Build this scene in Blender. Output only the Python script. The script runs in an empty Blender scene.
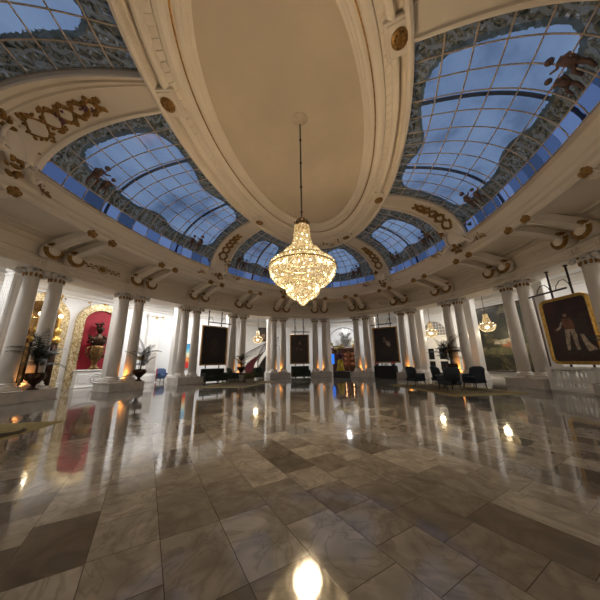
import bpy, math, random
from mathutils import Vector, Matrix
PI = math.pi
R = math.radians
rnd = random.Random(7)
SC = bpy.context.scene
COL = SC.collection

# ------------------------------------------------------------------ camera, world, exposure
cam_data = bpy.data.cameras.new('camera')
cam_data.sensor_fit = 'HORIZONTAL'
cam_data.sensor_width = 36.0
cam_data.lens = 36.0 * 246.155 / 600.0
cam_data.clip_start = 0.05
cam_data.clip_end = 500
cam = bpy.data.objects.new('camera', cam_data)
COL.objects.link(cam)
YAW, PITCH, ROLL = 0.2297, 0.2456, -0.0140
fw = Vector((math.cos(PITCH) * math.cos(YAW), math.cos(PITCH) * math.sin(YAW), math.sin(PITCH)))
r0 = Vector((math.sin(YAW), -math.cos(YAW), 0))
u0 = r0.cross(fw)
rr = r0 * math.cos(ROLL) + u0 * math.sin(ROLL)
uu = -r0 * math.sin(ROLL) + u0 * math.cos(ROLL)
cam.matrix_world = Matrix(((rr.x, uu.x, -fw.x, -9.292), (rr.y, uu.y, -fw.y, -2.173), (rr.z, uu.z, -fw.z, 1.6), (0, 0, 0, 1)))
SC.camera = cam

world = bpy.data.worlds.new('dusk_sky')
SC.world = world
world.use_nodes = True
wn = world.node_tree.nodes
wn.clear()
w_out = wn.new('ShaderNodeOutputWorld')
w_bg = wn.new('ShaderNodeBackground')
w_bg.inputs['Color'].default_value = (0.25, 0.37, 0.61, 1)
w_bg.inputs['Strength'].default_value = 0.62
world.node_tree.links.new(w_bg.outputs[0], w_out.inputs[0])

SC.view_settings.view_transform = 'Standard'
SC.view_settings.look = 'None'
SC.view_settings.gamma = 1.0
SC.view_settings.use_curve_mapping = False
SC.view_settings.exposure = 0.0
SC.cycles.use_denoising = True
SC.cycles.max_bounces = 8
SC.cycles.diffuse_bounces = 4
SC.cycles.glossy_bounces = 4
SC.cycles.transparent_max_bounces = 12
SC.cycles.sample_clamp_indirect = 4.0
SC.cycles.use_light_tree = True

LIGHT_GALLERY_LEFT = 88.0     # W per downlight in the white hall side
LIGHT_GALLERY_RIGHT = 46.0    # W per downlight on the right side
LIGHT_CHANDELIER = 1800.0
LIGHT_UPLIGHT = 12.0

# ------------------------------------------------------------------ room plan: an oval
A, B = 18.18, 13.39            # oval through the column axes
A2, B2, Z2 = 14.38, 9.46, 8.67  # foot of the glass
A4, B4, Z4 = 9.35, 4.69, 10.80  # head of the glass
A3, B3, Z3 = 6.62, 3.03, 11.39  # flat central ceiling


def nrm(t):
    T = R(t)
    n = Vector((math.cos(T) / A, math.sin(T) / B, 0))
    return n.normalized()


def pos(t, o=0.0, z=0.0):
    T = R(t)
    n = nrm(t)
    return Vector((A * math.cos(T) - o * n.x, B * math.sin(T) - o * n.y, z))


def yaw_in(t):
    n = nrm(t)
    return math.atan2(-n.y, -n.x) + PI / 2     # local -Y looks into the hall


# ------------------------------------------------------------------ materials
def new_mat(name):
    m = bpy.data.materials.new(name)
    m.use_nodes = True
    nt = m.node_tree
    nt.nodes.clear()
    out = nt.nodes.new('ShaderNodeOutputMaterial')
    return m, nt, out


def N(nt, typ, **kw):
    n = nt.nodes.new(typ)
    for k, v in kw.items():
        if k == 'op':
            n.operation = v
        elif k == 'default':
            for i, d in v.items():
                n.inputs[i].default_value = d
        else:
            setattr(n, k, v)
    return n


def L(nt, a, b):
    nt.links.new(a, b)


def math_node(nt, op, a=None, b=None, c=None):
    n = nt.nodes.new('ShaderNodeMath')
    n.operation = op
    for i, x in enumerate((a, b, c)):
        if x is None:
            continue
        if isinstance(x, (int, float)):
            n.inputs[i].default_value = x
        else:
            nt.links.new(x, n.inputs[i])
    return n.outputs[0]


def ramp(nt, fac, stops):
    n = nt.nodes.new('ShaderNodeValToRGB')
    cr = n.color_ramp
    while len(cr.elements) < len(stops):
        cr.elements.new(0.5)
    for e, (p, c) in zip(cr.elements, stops):
        e.position = p
        e.color = (*c, 1)
    nt.links.new(fac, n.inputs[0])
    return n.outputs[0]


def mix_col(nt, f, a, b):
    n = nt.nodes.new('ShaderNodeMix')
    n.data_type = 'RGBA'
    for i, x in ((0, f), (6, a), (7, b)):
        if isinstance(x, (int, float)):
            n.inputs[i].default_value = x
        elif isinstance(x, tuple):
            n.inputs[i].default_value = (*x, 1)
        else:
            nt.links.new(x, n.inputs[i])
    return n.outputs[2]


def pbr(name, col, rough=0.5, metal=0.0, var=0.08, scale=3.0, col2=None, spec=0.5, bump=0.0, bscale=20.0):
    m, nt, out = new_mat(name)
    b = N(nt, 'ShaderNodeBsdfPrincipled')
    b.inputs['Roughness'].default_value = rough
    b.inputs['Metallic'].default_value = metal
    b.inputs['Specular IOR Level'].default_value = spec
    tc = N(nt, 'ShaderNodeTexCoord')
    nz = N(nt, 'ShaderNodeTexNoise', default={'Scale': scale, 'Detail': 4.0})
    L(nt, tc.outputs['Object'], nz.inputs['Vector'])
    c2 = col2 or tuple(max(0, x * (1 - 2.2 * var)) for x in col)
    c = ramp(nt, nz.outputs[0], [(0.3, c2), (0.7, col)])
    L(nt, c, b.inputs['Base Color'])
    if bump:
        nb = N(nt, 'ShaderNodeTexNoise', default={'Scale': bscale, 'Detail': 3.0})
        L(nt, tc.outputs['Object'], nb.inputs['Vector'])
        bp = N(nt, 'ShaderNodeBump', default={'Strength': bump, 'Distance': 0.02})
        L(nt, nb.outputs[0], bp.inputs['Height'])
        L(nt, bp.outputs[0], b.inputs['Normal'])
    L(nt, b.outputs[0], out.inputs[0])
    return m


def emis(name, col, strength):
    m, nt, out = new_mat(name)
    e = N(nt, 'ShaderNodeEmission', default={'Color': (*col, 1), 'Strength': strength})
    L(nt, e.outputs[0], out.inputs[0])
    return m


M = {}
M['stucco'] = pbr('cream_stucco', (0.75, 0.655, 0.53), 0.6, var=0.04, scale=0.8)
M['stucco_flat'] = pbr('cream_ceiling_paint', (0.62, 0.51, 0.37), 0.7, var=0.06, scale=0.5)
M['column'] = pbr('white_column_paint', (0.66, 0.61, 0.54), 0.35, var=0.03, scale=1.5)
M['pilaster'] = pbr('white_pilaster_paint', (0.76, 0.74, 0.70), 0.4, var=0.03, scale=1.5)
M['plinth'] = pbr('grey_marble_plinth', (0.55, 0.51, 0.46), 0.25, var=0.12, scale=2.5)
M['dark_marble'] = pbr('dark_marble', (0.06, 0.048, 0.038), 0.10, var=0.2)
M['white'] = pbr('white_wall_paint', (0.78, 0.78, 0.77), 0.6, var=0.02, scale=1.0)
M['white_trim'] = pbr('white_trim_paint', (0.78, 0.76, 0.72), 0.45, var=0.03)
M['gold'] = pbr('old_gilding', (0.42, 0.23, 0.07), 0.42, 0.75, var=0.25, scale=9)
M['gold_bright'] = pbr('bright_gilding', (0.80, 0.50, 0.13), 0.32, 0.85, var=0.2, scale=6)
M['frame_gilt'] = pbr('dark_gilt_frame', (0.50, 0.30, 0.10), 0.4, 0.7, var=0.2, scale=6)
M['purple'] = pbr('dark_plum_ribbon', (0.16, 0.06, 0.07), 0.6)
M['brass'] = pbr('brass', (0.75, 0.55, 0.22), 0.25, 0.95, var=0.1)
M['iron'] = pbr('dark_bronze_iron', (0.045, 0.03, 0.022), 0.45, 0.4, var=0.2)
M['black'] = pbr('black_lacquer', (0.012, 0.012, 0.013), 0.3)
M['black_fabric'] = pbr('black_cloth', (0.016, 0.017, 0.018), 0.85)
M['green_velvet'] = pbr('dark_green_velvet', (0.020, 0.028, 0.018), 0.8)
M['olive_velvet'] = pbr('olive_velvet', (0.07, 0.065, 0.02), 0.8)
M['navy_velvet'] = pbr('navy_velvet', (0.014, 0.022, 0.034), 0.75)
M['blue_velvet'] = pbr('blue_velvet', (0.02, 0.05, 0.13), 0.7)
M['wood_dark'] = pbr('dark_wood', (0.05, 0.024, 0.012), 0.4, col2=(0.025, 0.012, 0.006), scale=8)
M['wood_red'] = pbr('mahogany', (0.17, 0.055, 0.022), 0.35, col2=(0.08, 0.026, 0.010), scale=6)
M['red_velvet'] = pbr('crimson_wall_fabric', (0.27, 0.003, 0.014), 0.7, var=0.1)
M['red_carpet'] = pbr('dark_red_stair_carpet', (0.07, 0.004, 0.008), 0.9)
M['bronze'] = pbr('brown_bronze', (0.055, 0.026, 0.012), 0.4, 0.75, var=0.3, scale=5)
M['bronze_gold'] = pbr('gilt_bronze', (0.26, 0.145, 0.055), 0.35, 0.85, var=0.35, scale=7)
M['mirror_brown'] = pbr('bronze_mirror', (0.42, 0.25, 0.10), 0.12, 0.9, var=0.3, scale=1.2)
M['leaf'] = pbr('palm_leaf_green', (0.012, 0.018, 0.007), 0.55, var=0.3, scale=6)
M['soil'] = pbr('soil', (0.02, 0.014, 0.01), 0.95)
M['red'] = pbr('red_post_paint', (0.45, 0.015, 0.02), 0.5)
M['yellow'] = pbr('yellow_gloss_paint', (0.80, 0.62, 0.03), 0.3, var=0.08)
M['sculpt_blue'] = pbr('dark_blue_gloss_paint', (0.03, 0.04, 0.16), 0.3, col2=(0.22, 0.04, 0.05), scale=7)
M['sculpt_dark'] = pbr('dark_brown_gloss', (0.05, 0.03, 0.03), 0.35)
M['flower_red'] = pbr('red_cushion_fabric', (0.22, 0.012, 0.015), 0.8)
M['silver'] = pbr('pale_grey_stone', (0.42, 0.42, 0.41), 0.55, var=0.25, scale=4)
M['grey_feather'] = pbr('grey_dried_grass', (0.50, 0.50, 0.47), 0.9, var=0.25, scale=6)
M['flower_white'] = pbr('ivory_flowers', (0.85, 0.80, 0.62), 0.7)
M['glass_dark'] = pbr('dark_door_glass', (0.02, 0.02, 0.022), 0.08)
M['grey_panel'] = pbr('grey_lunette', (0.30, 0.28, 0.26), 0.3)
M['steel_bar'] = pbr('brown_glazing_bar', (0.55, 0.43, 0.32), 0.55)
M['steel_dark'] = pbr('dark_steel_arch', (0.10, 0.115, 0.15), 0.6)
M['figure_brown'] = pbr('painted_figure_brown', (0.17, 0.095, 0.07), 0.6, var=0.2, scale=5)
M['bulb'] = emis('warm_bulb', (1.0, 0.78, 0.42), 14.0)
M['bulb_soft'] = emis('frosted_bulb', (1.0, 0.80, 0.50), 5.0)
M['lens'] = emis('downlight_lens', (1.0, 0.95, 0.86), 6.0)
M['uplens'] = emis('amber_lens', (1.0, 0.55, 0.14), 8.0)
M['screen_blue'] = emis('blue_lit_panel', (0.04, 0.22, 0.95), 1.1)


def mat_floor():
    m, nt, out = new_mat('polished_marble_tiles')
    b = N(nt, 'ShaderNodeBsdfPrincipled')
    tc = N(nt, 'ShaderNodeTexCoord')
    mp = N(nt, 'ShaderNodeMapping')
    mp.inputs['Rotation'].default_value = (0, 0, R(-44.5))
    mp.inputs['Location'].default_value = (0.13, 0.24, 0)
    L(nt, tc.outputs['Object'], mp.inputs['Vector'])
    sx = N(nt, 'ShaderNodeSeparateXYZ')
    L(nt, mp.outputs[0], sx.inputs[0])
    v = math_node(nt, 'DIVIDE', sx.outputs[1], 0.545)
    row = math_node(nt, 'FLOOR', v)
    wr = N(nt, 'ShaderNodeTexWhiteNoise', noise_dimensions='1D')
    L(nt, row, wr.inputs['W'])
    tl = math_node(nt, 'MULTIPLY_ADD', math_node(nt, 'GREATER_THAN', wr.outputs[0], 0.55), 0.32, 0.58)
    u = math_node(nt, 'ADD', math_node(nt, 'DIVIDE', sx.outputs[0], tl), math_node(nt, 'MULTIPLY', math_node(nt, 'ROUND', math_node(nt, 'MULTIPLY', wr.outputs[0], 2.0)), 0.5))
    colm = math_node(nt, 'FLOOR', u)
    cv = N(nt, 'ShaderNodeCombineXYZ')
    L(nt, row, cv.inputs[0])
    L(nt, colm, cv.inputs[1])
    wc = N(nt, 'ShaderNodeTexWhiteNoise', noise_dimensions='3D')
    L(nt, cv.outputs[0], wc.inputs['Vector'])
    # veining, shifted from tile to tile
    sh = N(nt, 'ShaderNodeVectorMath', operation='MULTIPLY_ADD')
    L(nt, wc.outputs['Color'], sh.inputs[0])
    sh.inputs[1].default_value = (30, 30, 30)
    L(nt, mp.outputs[0], sh.inputs[2])
    nz = N(nt, 'ShaderNodeTexNoise', default={'Scale': 2.2, 'Detail': 7.0, 'Distortion': 1.6})
    L(nt, sh.outputs[0], nz.inputs['Vector'])
    wv = N(nt, 'ShaderNodeTexNoise', default={'Scale': 1.3, 'Detail': 5.0, 'Distortion': 3.0})
    L(nt, sh.outputs[0], wv.inputs['Vector'])
    vein = math_node(nt, 'SUBTRACT', 1.0, math_node(nt, 'MULTIPLY', math_node(nt, 'ABSOLUTE', math_node(nt, 'SUBTRACT', wv.outputs[0], 0.5)), 22.0))
    vein = math_node(nt, 'MAXIMUM', vein, 0.0)
    base = ramp(nt, wc.outputs[0], [(0.0, (0.115, 0.102, 0.086)), (0.3, (0.205, 0.188, 0.162)), (0.62, (0.265, 0.245, 0.215)), (1.0, (0.35, 0.33, 0.295))])
    shade = ramp(nt, nz.outputs[0], [(0.3, (0.62, 0.60, 0.58)), (0.7, (1.12, 1.1, 1.08))])
    mul = N(nt, 'ShaderNodeMix', data_type='RGBA', blend_type='MULTIPLY')
    mul.inputs[0].default_value = 1.0
    L(nt, base, mul.inputs[6])
    L(nt, shade, mul.inputs[7])
    c1 = mix_col(nt, math_node(nt, 'MULTIPLY', vein, 0.35), mul.outputs[2], (0.10, 0.075, 0.055))
    fu = math_node(nt, 'FRACT', u)
    fv = math_node(nt, 'FRACT', v)
    eu = math_node(nt, 'MULTIPLY', math_node(nt, 'MINIMUM', fu, math_node(nt, 'SUBTRACT', 1.0, fu)), tl)
    ev = math_node(nt, 'MULTIPLY', math_node(nt, 'MINIMUM', fv, math_node(nt, 'SUBTRACT', 1.0, fv)), 0.545)
    joint = math_node(nt, 'LESS_THAN', math_node(nt, 'MINIMUM', eu, ev), 0.0035)
    c2 = mix_col(nt, math_node(nt, 'MULTIPLY', joint, 0.8), c1, (0.03, 0.022, 0.016))
    L(nt, c2, b.inputs['Base Color'])
    rg = math_node(nt, 'MULTIPLY_ADD', nz.outputs[0], 0.05, 0.025)
    L(nt, math_node(nt, 'MULTIPLY_ADD', wc.outputs[0], 0.025, rg), b.inputs['Roughness'])
    b.inputs['Specular IOR Level'].default_value = 0.62
    nb = N(nt, 'ShaderNodeTexNoise', default={'Scale': 1.6, 'Detail': 2.0})
    L(nt, sh.outputs[0], nb.inputs['Vector'])
    bp = N(nt, 'ShaderNodeBump', default={'Strength': 0.05, 'Distance': 0.05})
    L(nt, nb.outputs[0], bp.inputs['Height'])
    L(nt, bp.outputs[0], b.inputs['Normal'])
    L(nt, b.outputs[0], out.inputs[0])
    return m


def mat_mosaic():
    m, nt, out = new_mat('gold_and_cream_mosaic')
    b = N(nt, 'ShaderNodeBsdfPrincipled')
    tc = N(nt, 'ShaderNodeTexCoord')
    vo = N(nt, 'ShaderNodeTexVoronoi', default={'Scale': 7.0})
    L(nt, tc.outputs['Object'], vo.inputs['Vector'])
    nz = N(nt, 'ShaderNodeTexNoise', default={'Scale': 9.0, 'Detail': 5.0, 'Distortion': 1.5})
    L(nt, tc.outputs['Object'], nz.inputs['Vector'])
    c = ramp(nt, nz.outputs[0], [(0.36, (0.20, 0.12, 0.035)), (0.47, (0.45, 0.31, 0.12)), (0.56, (0.70, 0.62, 0.42))])
    L(nt, c, b.inputs['Base Color'])
    b.inputs['Metallic'].default_value = 0.35
    b.inputs['Roughness'].default_value = 0.35
    L(nt, b.outputs[0], out.inputs[0])
    return m


def mat_glass_pane():
    """leaded dome glass: clear bluish sky panes, painted border where edge > 0"""
    m, nt, out = new_mat('stained_dome_glass')
    uv = N(nt, 'ShaderNodeUVMap')
    at = N(nt, 'ShaderNodeAttribute', attribute_name='edge')
    d = at.outputs['Fac']
    nz = N(nt, 'ShaderNodeTexNoise', default={'Scale': 0.45, 'Detail': 4.0})
    L(nt, uv.outputs[0], nz.inputs['Vector'])
    sky = ramp(nt, nz.outputs[0], [(0.32, (0.40, 0.43, 0.50)), (0.48, (0.80, 0.83, 0.88)), (0.64, (1.0, 1.0, 1.0))])
    tr = N(nt, 'ShaderNodeBsdfTransparent')
    L(nt, sky, tr.inputs[0])
    gl = N(nt, 'ShaderNodeBsdfGlossy', default={'Roughness': 0.15})
    s1 = N(nt, 'ShaderNodeMixShader')
    s1.inputs[0].default_value = 0.03
    L(nt, tr.outputs[0], s1.inputs[1])
    L(nt, gl.outputs[0], s1.inputs[2])
    # painted border: scrolls in grey green, olive and slate
    wv = N(nt, 'ShaderNodeTexWave', wave_type='RINGS', rings_direction='SPHERICAL', default={'Scale': 1.1, 'Distortion': 7.0, 'Detail': 2.0, 'Detail Scale': 1.6})
    L(nt, uv.outputs[0], wv.inputs['Vector'])
    n2 = N(nt, 'ShaderNodeTexNoise', default={'Scale': 4.0, 'Detail': 5.0, 'Distortion': 2.2})
    L(nt, uv.outputs[0], n2.inputs['Vector'])
    vo = N(nt, 'ShaderNodeTexVoronoi', feature='DISTANCE_TO_EDGE', default={'Scale': 3.6})
    L(nt, uv.outputs[0], vo.inputs['Vector'])
    cb = ramp(nt, n2.outputs[0], [(0.34, (0.035, 0.038, 0.028)), (0.44, (0.13, 0.135, 0.10)), (0.52, (0.24, 0.18, 0.07)), (0.60, (0.22, 0.25, 0.22)), (0.70, (0.60, 0.58, 0.48))])
    cb = mix_col(nt, math_node(nt, 'MULTIPLY', math_node(nt, 'LESS_THAN', vo.outputs[0], 0.035), 0.55), cb, (0.05, 0.055, 0.05))
    cb = mix_col(nt, math_node(nt, 'MULTIPLY', math_node(nt, 'GREATER_THAN', wv.outputs[0], 0.80), 0.55), cb, (0.32, 0.34, 0.32))
    band = math_node(nt, 'LESS_THAN', math_node(nt, 'ABSOLUTE', math_node(nt, 'SUBTRACT', d, 0.07)), 0.075)
    cb = mix_col(nt, math_node(nt, 'MULTIPLY', band, 0.8), cb, (0.10, 0.13, 0.13))
    df = N(nt, 'ShaderNodeBsdfDiffuse')
    L(nt, cb, df.inputs[0])
    tl = N(nt, 'ShaderNodeBsdfTranslucent')
    L(nt, cb, tl.inputs[0])
    a1 = N(nt, 'ShaderNodeMixShader')
    a1.inputs[0].default_value = 0.30
    L(nt, df.outputs[0], a1.inputs[1])
    L(nt, tl.outputs[0], a1.inputs[2])
    t2 = N(nt, 'ShaderNodeBsdfTransparent', default={'Color': (0.72, 0.80, 0.78, 1)})
    a2 = N(nt, 'ShaderNodeMixShader')
    L(nt, ramp(nt, n2.outputs[0], [(0.44, (0.0, 0.0, 0.0)), (0.72, (0.20, 0.20, 0.20))]), a2.inputs[0])
    L(nt, a1.outputs[0], a2.inputs[1])
    L(nt, t2.outputs[0], a2.inputs[2])
    fin = N(nt, 'ShaderNodeMixShader')
    nd = math_node(nt, 'ADD', d, math_node(nt, 'MULTIPLY', math_node(nt, 'SUBTRACT', n2.outputs[0], 0.5), 0.22))
    L(nt, math_node(nt, 'GREATER_THAN', nd, 0.0), fin.inputs[0])
    L(nt, s1.outputs[0], fin.inputs[1])
    L(nt, a2.outputs[0], fin.inputs[2])
    L(nt, fin.outputs[0], out.inputs[0])
    return m


def mat_glass_foot():
    """plain blue panes at the foot of the dome, some darker"""
    m, nt, out = new_mat('blue_foot_glass')
    uv = N(nt, 'ShaderNodeUVMap')
    sx = N(nt, 'ShaderNodeSeparateXYZ')
    L(nt, uv.outputs[0], sx.inputs[0])
    wn_ = N(nt, 'ShaderNodeTexWhiteNoise', noise_dimensions='1D')
    L(nt, math_node(nt, 'FLOOR', math_node(nt, 'DIVIDE', sx.outputs[0], 0.82)), wn_.inputs['W'])
    c = ramp(nt, wn_.outputs[0], [(0.0, (0.16, 0.19, 0.26)), (0.4, (0.36, 0.42, 0.60)), (1.0, (0.72, 0.76, 0.95))])
    tr = N(nt, 'ShaderNodeBsdfTransparent')
    L(nt, c, tr.inputs[0])
    L(nt, tr.outputs[0], out.inputs[0])
    return m


def mat_crystal():
    m, nt, out = new_mat('lit_crystal_beads')
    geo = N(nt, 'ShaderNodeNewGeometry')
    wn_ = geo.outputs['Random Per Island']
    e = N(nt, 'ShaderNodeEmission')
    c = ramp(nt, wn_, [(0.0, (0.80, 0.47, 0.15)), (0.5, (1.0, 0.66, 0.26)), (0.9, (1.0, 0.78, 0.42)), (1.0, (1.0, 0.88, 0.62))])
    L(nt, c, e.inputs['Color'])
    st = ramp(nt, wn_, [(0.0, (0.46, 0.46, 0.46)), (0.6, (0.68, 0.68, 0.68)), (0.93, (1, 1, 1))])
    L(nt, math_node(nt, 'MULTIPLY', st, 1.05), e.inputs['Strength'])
    g = N(nt, 'ShaderNodeBsdfGlossy', default={'Roughness': 0.15, 'Color': (0.9, 0.85, 0.75, 1)})
    mx = N(nt, 'ShaderNodeMixShader')
    mx.inputs[0].default_value = 0.12
    L(nt, e.outputs[0], mx.inputs[1])
    L(nt, g.outputs[0], mx.inputs[2])
    L(nt, mx.outputs[0], out.inputs[0])
    return m


def mat_canvas(name, stops, scale=1.2, rough=0.45, stretch=(1, 1, 1)):
    m, nt, out = new_mat(name)
    b = N(nt, 'ShaderNodeBsdfPrincipled', default={'Roughness': rough})
    tc = N(nt, 'ShaderNodeTexCoord')
    mp = N(nt, 'ShaderNodeMapping')
    mp.inputs['Scale'].default_value = stretch
    L(nt, tc.outputs['Object'], mp.inputs['Vector'])
    nz = N(nt, 'ShaderNodeTexNoise', default={'Scale': scale, 'Detail': 6.0, 'Distortion': 0.8})
    L(nt, mp.outputs[0], nz.inputs['Vector'])
    L(nt, ramp(nt, nz.outputs[0], stops), b.inputs['Base Color'])
    L(nt, b.outputs[0], out.inputs[0])
    return m


M['floor'] = mat_floor()
M['mosaic'] = mat_mosaic()
M['pane'] = mat_glass_pane()
M['foot'] = mat_glass_foot()
M['crystal'] = mat_crystal()
M['canvas_dark'] = mat_canvas('dark_oil_canvas', [(0.35, (0.006, 0.004, 0.003)), (0.62, (0.022, 0.010, 0.007)), (0.8, (0.05, 0.016, 0.012))])
M['canvas_brown'] = mat_canvas('brown_oil_canvas', [(0.35, (0.014, 0.007, 0.005)), (0.55, (0.045, 0.020, 0.012)), (0.8, (0.09, 0.045, 0.022))])
M['canvas_red'] = mat_canvas('dark_red_oil_canvas', [(0.3, (0.012, 0.005, 0.004)), (0.6, (0.05, 0.010, 0.009)), (0.8, (0.08, 0.02, 0.014))])
M['canvas_land'] = mat_canvas('dark_green_oil_canvas', [(0.38, (0.008, 0.008, 0.004)), (0.5, (0.035, 0.032, 0.013)), (0.62, (0.10, 0.08, 0.04)), (0.75, (0.24, 0.19, 0.11))], 1.1, stretch=(1, 1, 1.5))
M['paint_flesh'] = pbr('painted_flesh', (0.42, 0.25, 0.15), 0.5, var=0.3, scale=6)
M['paint_ivory'] = pbr('painted_ivory_cloth', (0.62, 0.50, 0.36), 0.5, var=0.3, scale=6)
M['paint_dim'] = pbr('painted_dim_brown', (0.055, 0.030, 0.02), 0.5, var=0.3, scale=6)
M['paint_sky'] = pbr('painted_pale_sky', (0.30, 0.27, 0.20), 0.5, var=0.3, scale=3)
M['paint_tree'] = pbr('painted_dark_tree', (0.014, 0.016, 0.007), 0.5, var=0.3, scale=3)
M['paint_green'] = pbr('painted_meadow', (0.10, 0.095, 0.04), 0.5, var=0.3, scale=3)
M['paint_rose'] = pbr('painted_rose_cloth', (0.30, 0.12, 0.06), 0.5, var=0.3, scale=3)
M['rug'] = mat_canvas('olive_rug_wool', [(0.3, (0.16, 0.12, 0.03)), (0.7, (0.25, 0.195, 0.06))], 5, 0.95)
M['rug_dark'] = mat_canvas('dark_rug_wool', [(0.3, (0.018, 0.014, 0.010)), (0.7, (0.05, 0.035, 0.022))], 4, 0.95)
M['rug_mid'] = mat_canvas('brown_rug_wool', [(0.35, (0.05, 0.025, 0.014)), (0.55, (0.14, 0.10, 0.035)), (0.7, (0.06, 0.035, 0.02))], 3.5, 0.95)
stripe_cols = [(0.05, 0.30, 0.55), (0.25, 0.55, 0.60), (0.75, 0.70, 0.45), (0.80, 0.30, 0.08), (0.65, 0.03, 0.03)]
for i_, c_ in enumerate(stripe_cols):
    M['stripe%d' % i_] = pbr('striped_cloth_%d' % i_, c_, 0.7)


# ------------------------------------------------------------------ mesh builder
class MB:
    def __init__(s):
        s.v, s.f, s.mi, s.sm = [], [], [], []

    def add(s, vs, fs, mi=0, smooth=True, X=None):
        n = len(s.v)
        for v in vs:
            v = Vector(v)
            s.v.append(tuple(X @ v) if X is not None else tuple(v))
        for f in fs:
            s.f.append(tuple(i + n for i in f))
            s.mi.append(mi)
            s.sm.append(smooth)
        return s

    def box(s, c, d, mi=0, X=None, bev=0.0):
        x, y, z = d[0] / 2, d[1] / 2, d[2] / 2
        b = min(bev, x * .9, y * .9, z * .9)
        if b <= 0:
            vs = [(c[0] + i * x, c[1] + j * y, c[2] + k * z) for i in (-1, 1) for j in (-1, 1) for k in (-1, 1)]
            fs = [(0, 1, 3, 2), (4, 6, 7, 5), (0, 4, 5, 1), (2, 3, 7, 6), (0, 2, 6, 4), (1, 5, 7, 3)]
            return s.add(vs, fs, mi, False, X)
        # bevelled: octagonal outline extruded with chamfered top and bottom
        def ring(zz, sh):
            xx, yy = x - sh, y - sh
            return [(c[0] + px, c[1] + py, c[2] + zz) for px, py in
                    ((-xx + b, -yy), (xx - b, -yy), (xx, -yy + b), (xx, yy - b), (xx - b, yy), (-xx + b, yy), (-xx, yy - b), (-xx, -yy + b))]
        rings = [ring(-z, b * .7), ring(-z + b, 0), ring(z - b, 0), ring(z, b * .7)]
        vs = [q for r_ in rings for q in r_]
        fs = [tuple(range(7, -1, -1)), tuple(range(24, 32))]
        for k in range(3):
            for i in range(8):
                j = (i + 1) % 8
                fs.append((k * 8 + i, k * 8 + j, k * 8 + 8 + j, k * 8 + 8 + i))
        return s.add(vs, fs, mi, False, X)

    def lathe(s, prof, n=16, mi=0, c=(0, 0, 0), X=None, smooth=True, caps=True, sx=1, sy=1, lobes=0, lob=0.0):
        vs, fs = [], []
        for r_, z in prof:
            for i in range(n):
                a = 2 * PI * i / n
                q = r_ * (1 + lob * math.cos(lobes * a)) if lobes else r_
                vs.append((c[0] + q * math.cos(a) * sx, c[1] + q * math.sin(a) * sy, c[2] + z))
        m = len(prof)
        for k in range(m - 1):
            for i in range(n):
                j = (i + 1) % n
                fs.append((k * n + i, k * n + j, (k + 1) * n + j, (k + 1) * n + i))
        if caps:
            fs.append(tuple(range(n - 1, -1, -1)))
            fs.append(tuple((m - 1) * n + i for i in range(n)))
        return s.add(vs, fs, mi, smooth, X)

    def tube(s, pts, r_, n=6, mi=0, X=None, r2=None):
        pts = [Vector(p) for p in pts]
        vs, fs = [], []
        m = len(pts)
        up = None
        for k, p in enumerate(pts):
            t = (pts[min(k + 1, m - 1)] - pts[max(k - 1, 0)]).normalized()
            ref = Vector((0, 0, 1)) if abs(t.z) < 0.95 else Vector((1, 0, 0))
            a = t.cross(ref).normalized()
            if up is not None and a.dot(up) < 0:
                a = -a
            up = a
            b = t.cross(a)
            q = r_ if r2 is None else r_ + (r2 - r_) * k / (m - 1)
            for i in range(n):
                an = 2 * PI * i / n
                vs.append(p + a * (q * math.cos(an)) + b * (q * math.sin(an)))
        for k in range(m - 1):
            for i in range(n):
                j = (i + 1) % n
                fs.append((k * n + i, k * n + j, (k + 1) * n + j, (k + 1) * n + i))
        fs.append(tuple(range(n - 1, -1, -1)))
        fs.append(tuple((m - 1) * n + i for i in range(n)))
        return s.add(vs, fs, mi, True, X)

    def ell(s, c, d, mi=0, n=8, m=6, X=None):
        prof = []
        vs, fs = [], []
        vs.append((c[0], c[1], c[2] - d[2]))
        for k in range(1, m):
            a = -PI / 2 + PI * k / m
            for i in range(n):
                b = 2 * PI * i / n
                vs.append((c[0] + d[0] * math.cos(a) * math.cos(b), c[1] + d[1] * math.cos(a) * math.sin(b), c[2] + d[2] * math.sin(a)))
        vs.append((c[0], c[1], c[2] + d[2]))
        for i in range(n):
            fs.append((0, 1 + (i + 1) % n, 1 + i))
            fs.append((len(vs) - 1, 1 + (m - 2) * n + i, 1 + (m - 2) * n + (i + 1) % n))
        for k in range(m - 2):
            for i in range(n):
                j = (i + 1) % n
                fs.append((1 + k * n + i, 1 + k * n + j, 1 + (k + 1) * n + j, 1 + (k + 1) * n + i))
        return s.add(vs, fs, mi, True, X)

    def prism(s, poly, y0, y1, mi=0, X=None, smooth=False):
        """outline in XZ, thickness along Y"""
        n = len(poly)
        vs = [(p[0], y0, p[1]) for p in poly] + [(p[0], y1, p[1]) for p in poly]
        fs = [tuple(range(n)), tuple(range(2 * n - 1, n - 1, -1))]
        for i in range(n):
            j = (i + 1) % n
            fs.append((i, i + n, j + n, j))
        return s.add(vs, fs, mi, smooth, X)

    def slab(s, poly, z0, z1, mi=0, X=None):
        n = len(poly)
        vs = [(p[0], p[1], z0) for p in poly] + [(p[0], p[1], z1) for p in poly]
        fs = [tuple(range(n - 1, -1, -1)), tuple(range(n, 2 * n))]
        for i in range(n):
            j = (i + 1) % n
            fs.append((i, j, j + n, i + n))
        return s.add(vs, fs, mi, False, X)

    def grid(s, P, mi=0, smooth=True, closed=False):
        """P[i][j] points"""
        n, m = len(P), len(P[0])
        vs = [q for row in P for q in row]
        fs = []
        for i in range(n if closed else n - 1):
            for j in range(m - 1):
                k = (i + 1) % n
                fs.append((i * m + j, k * m + j, k * m + j + 1, i * m + j + 1))
        return s.add(vs, fs, mi, smooth)

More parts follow.
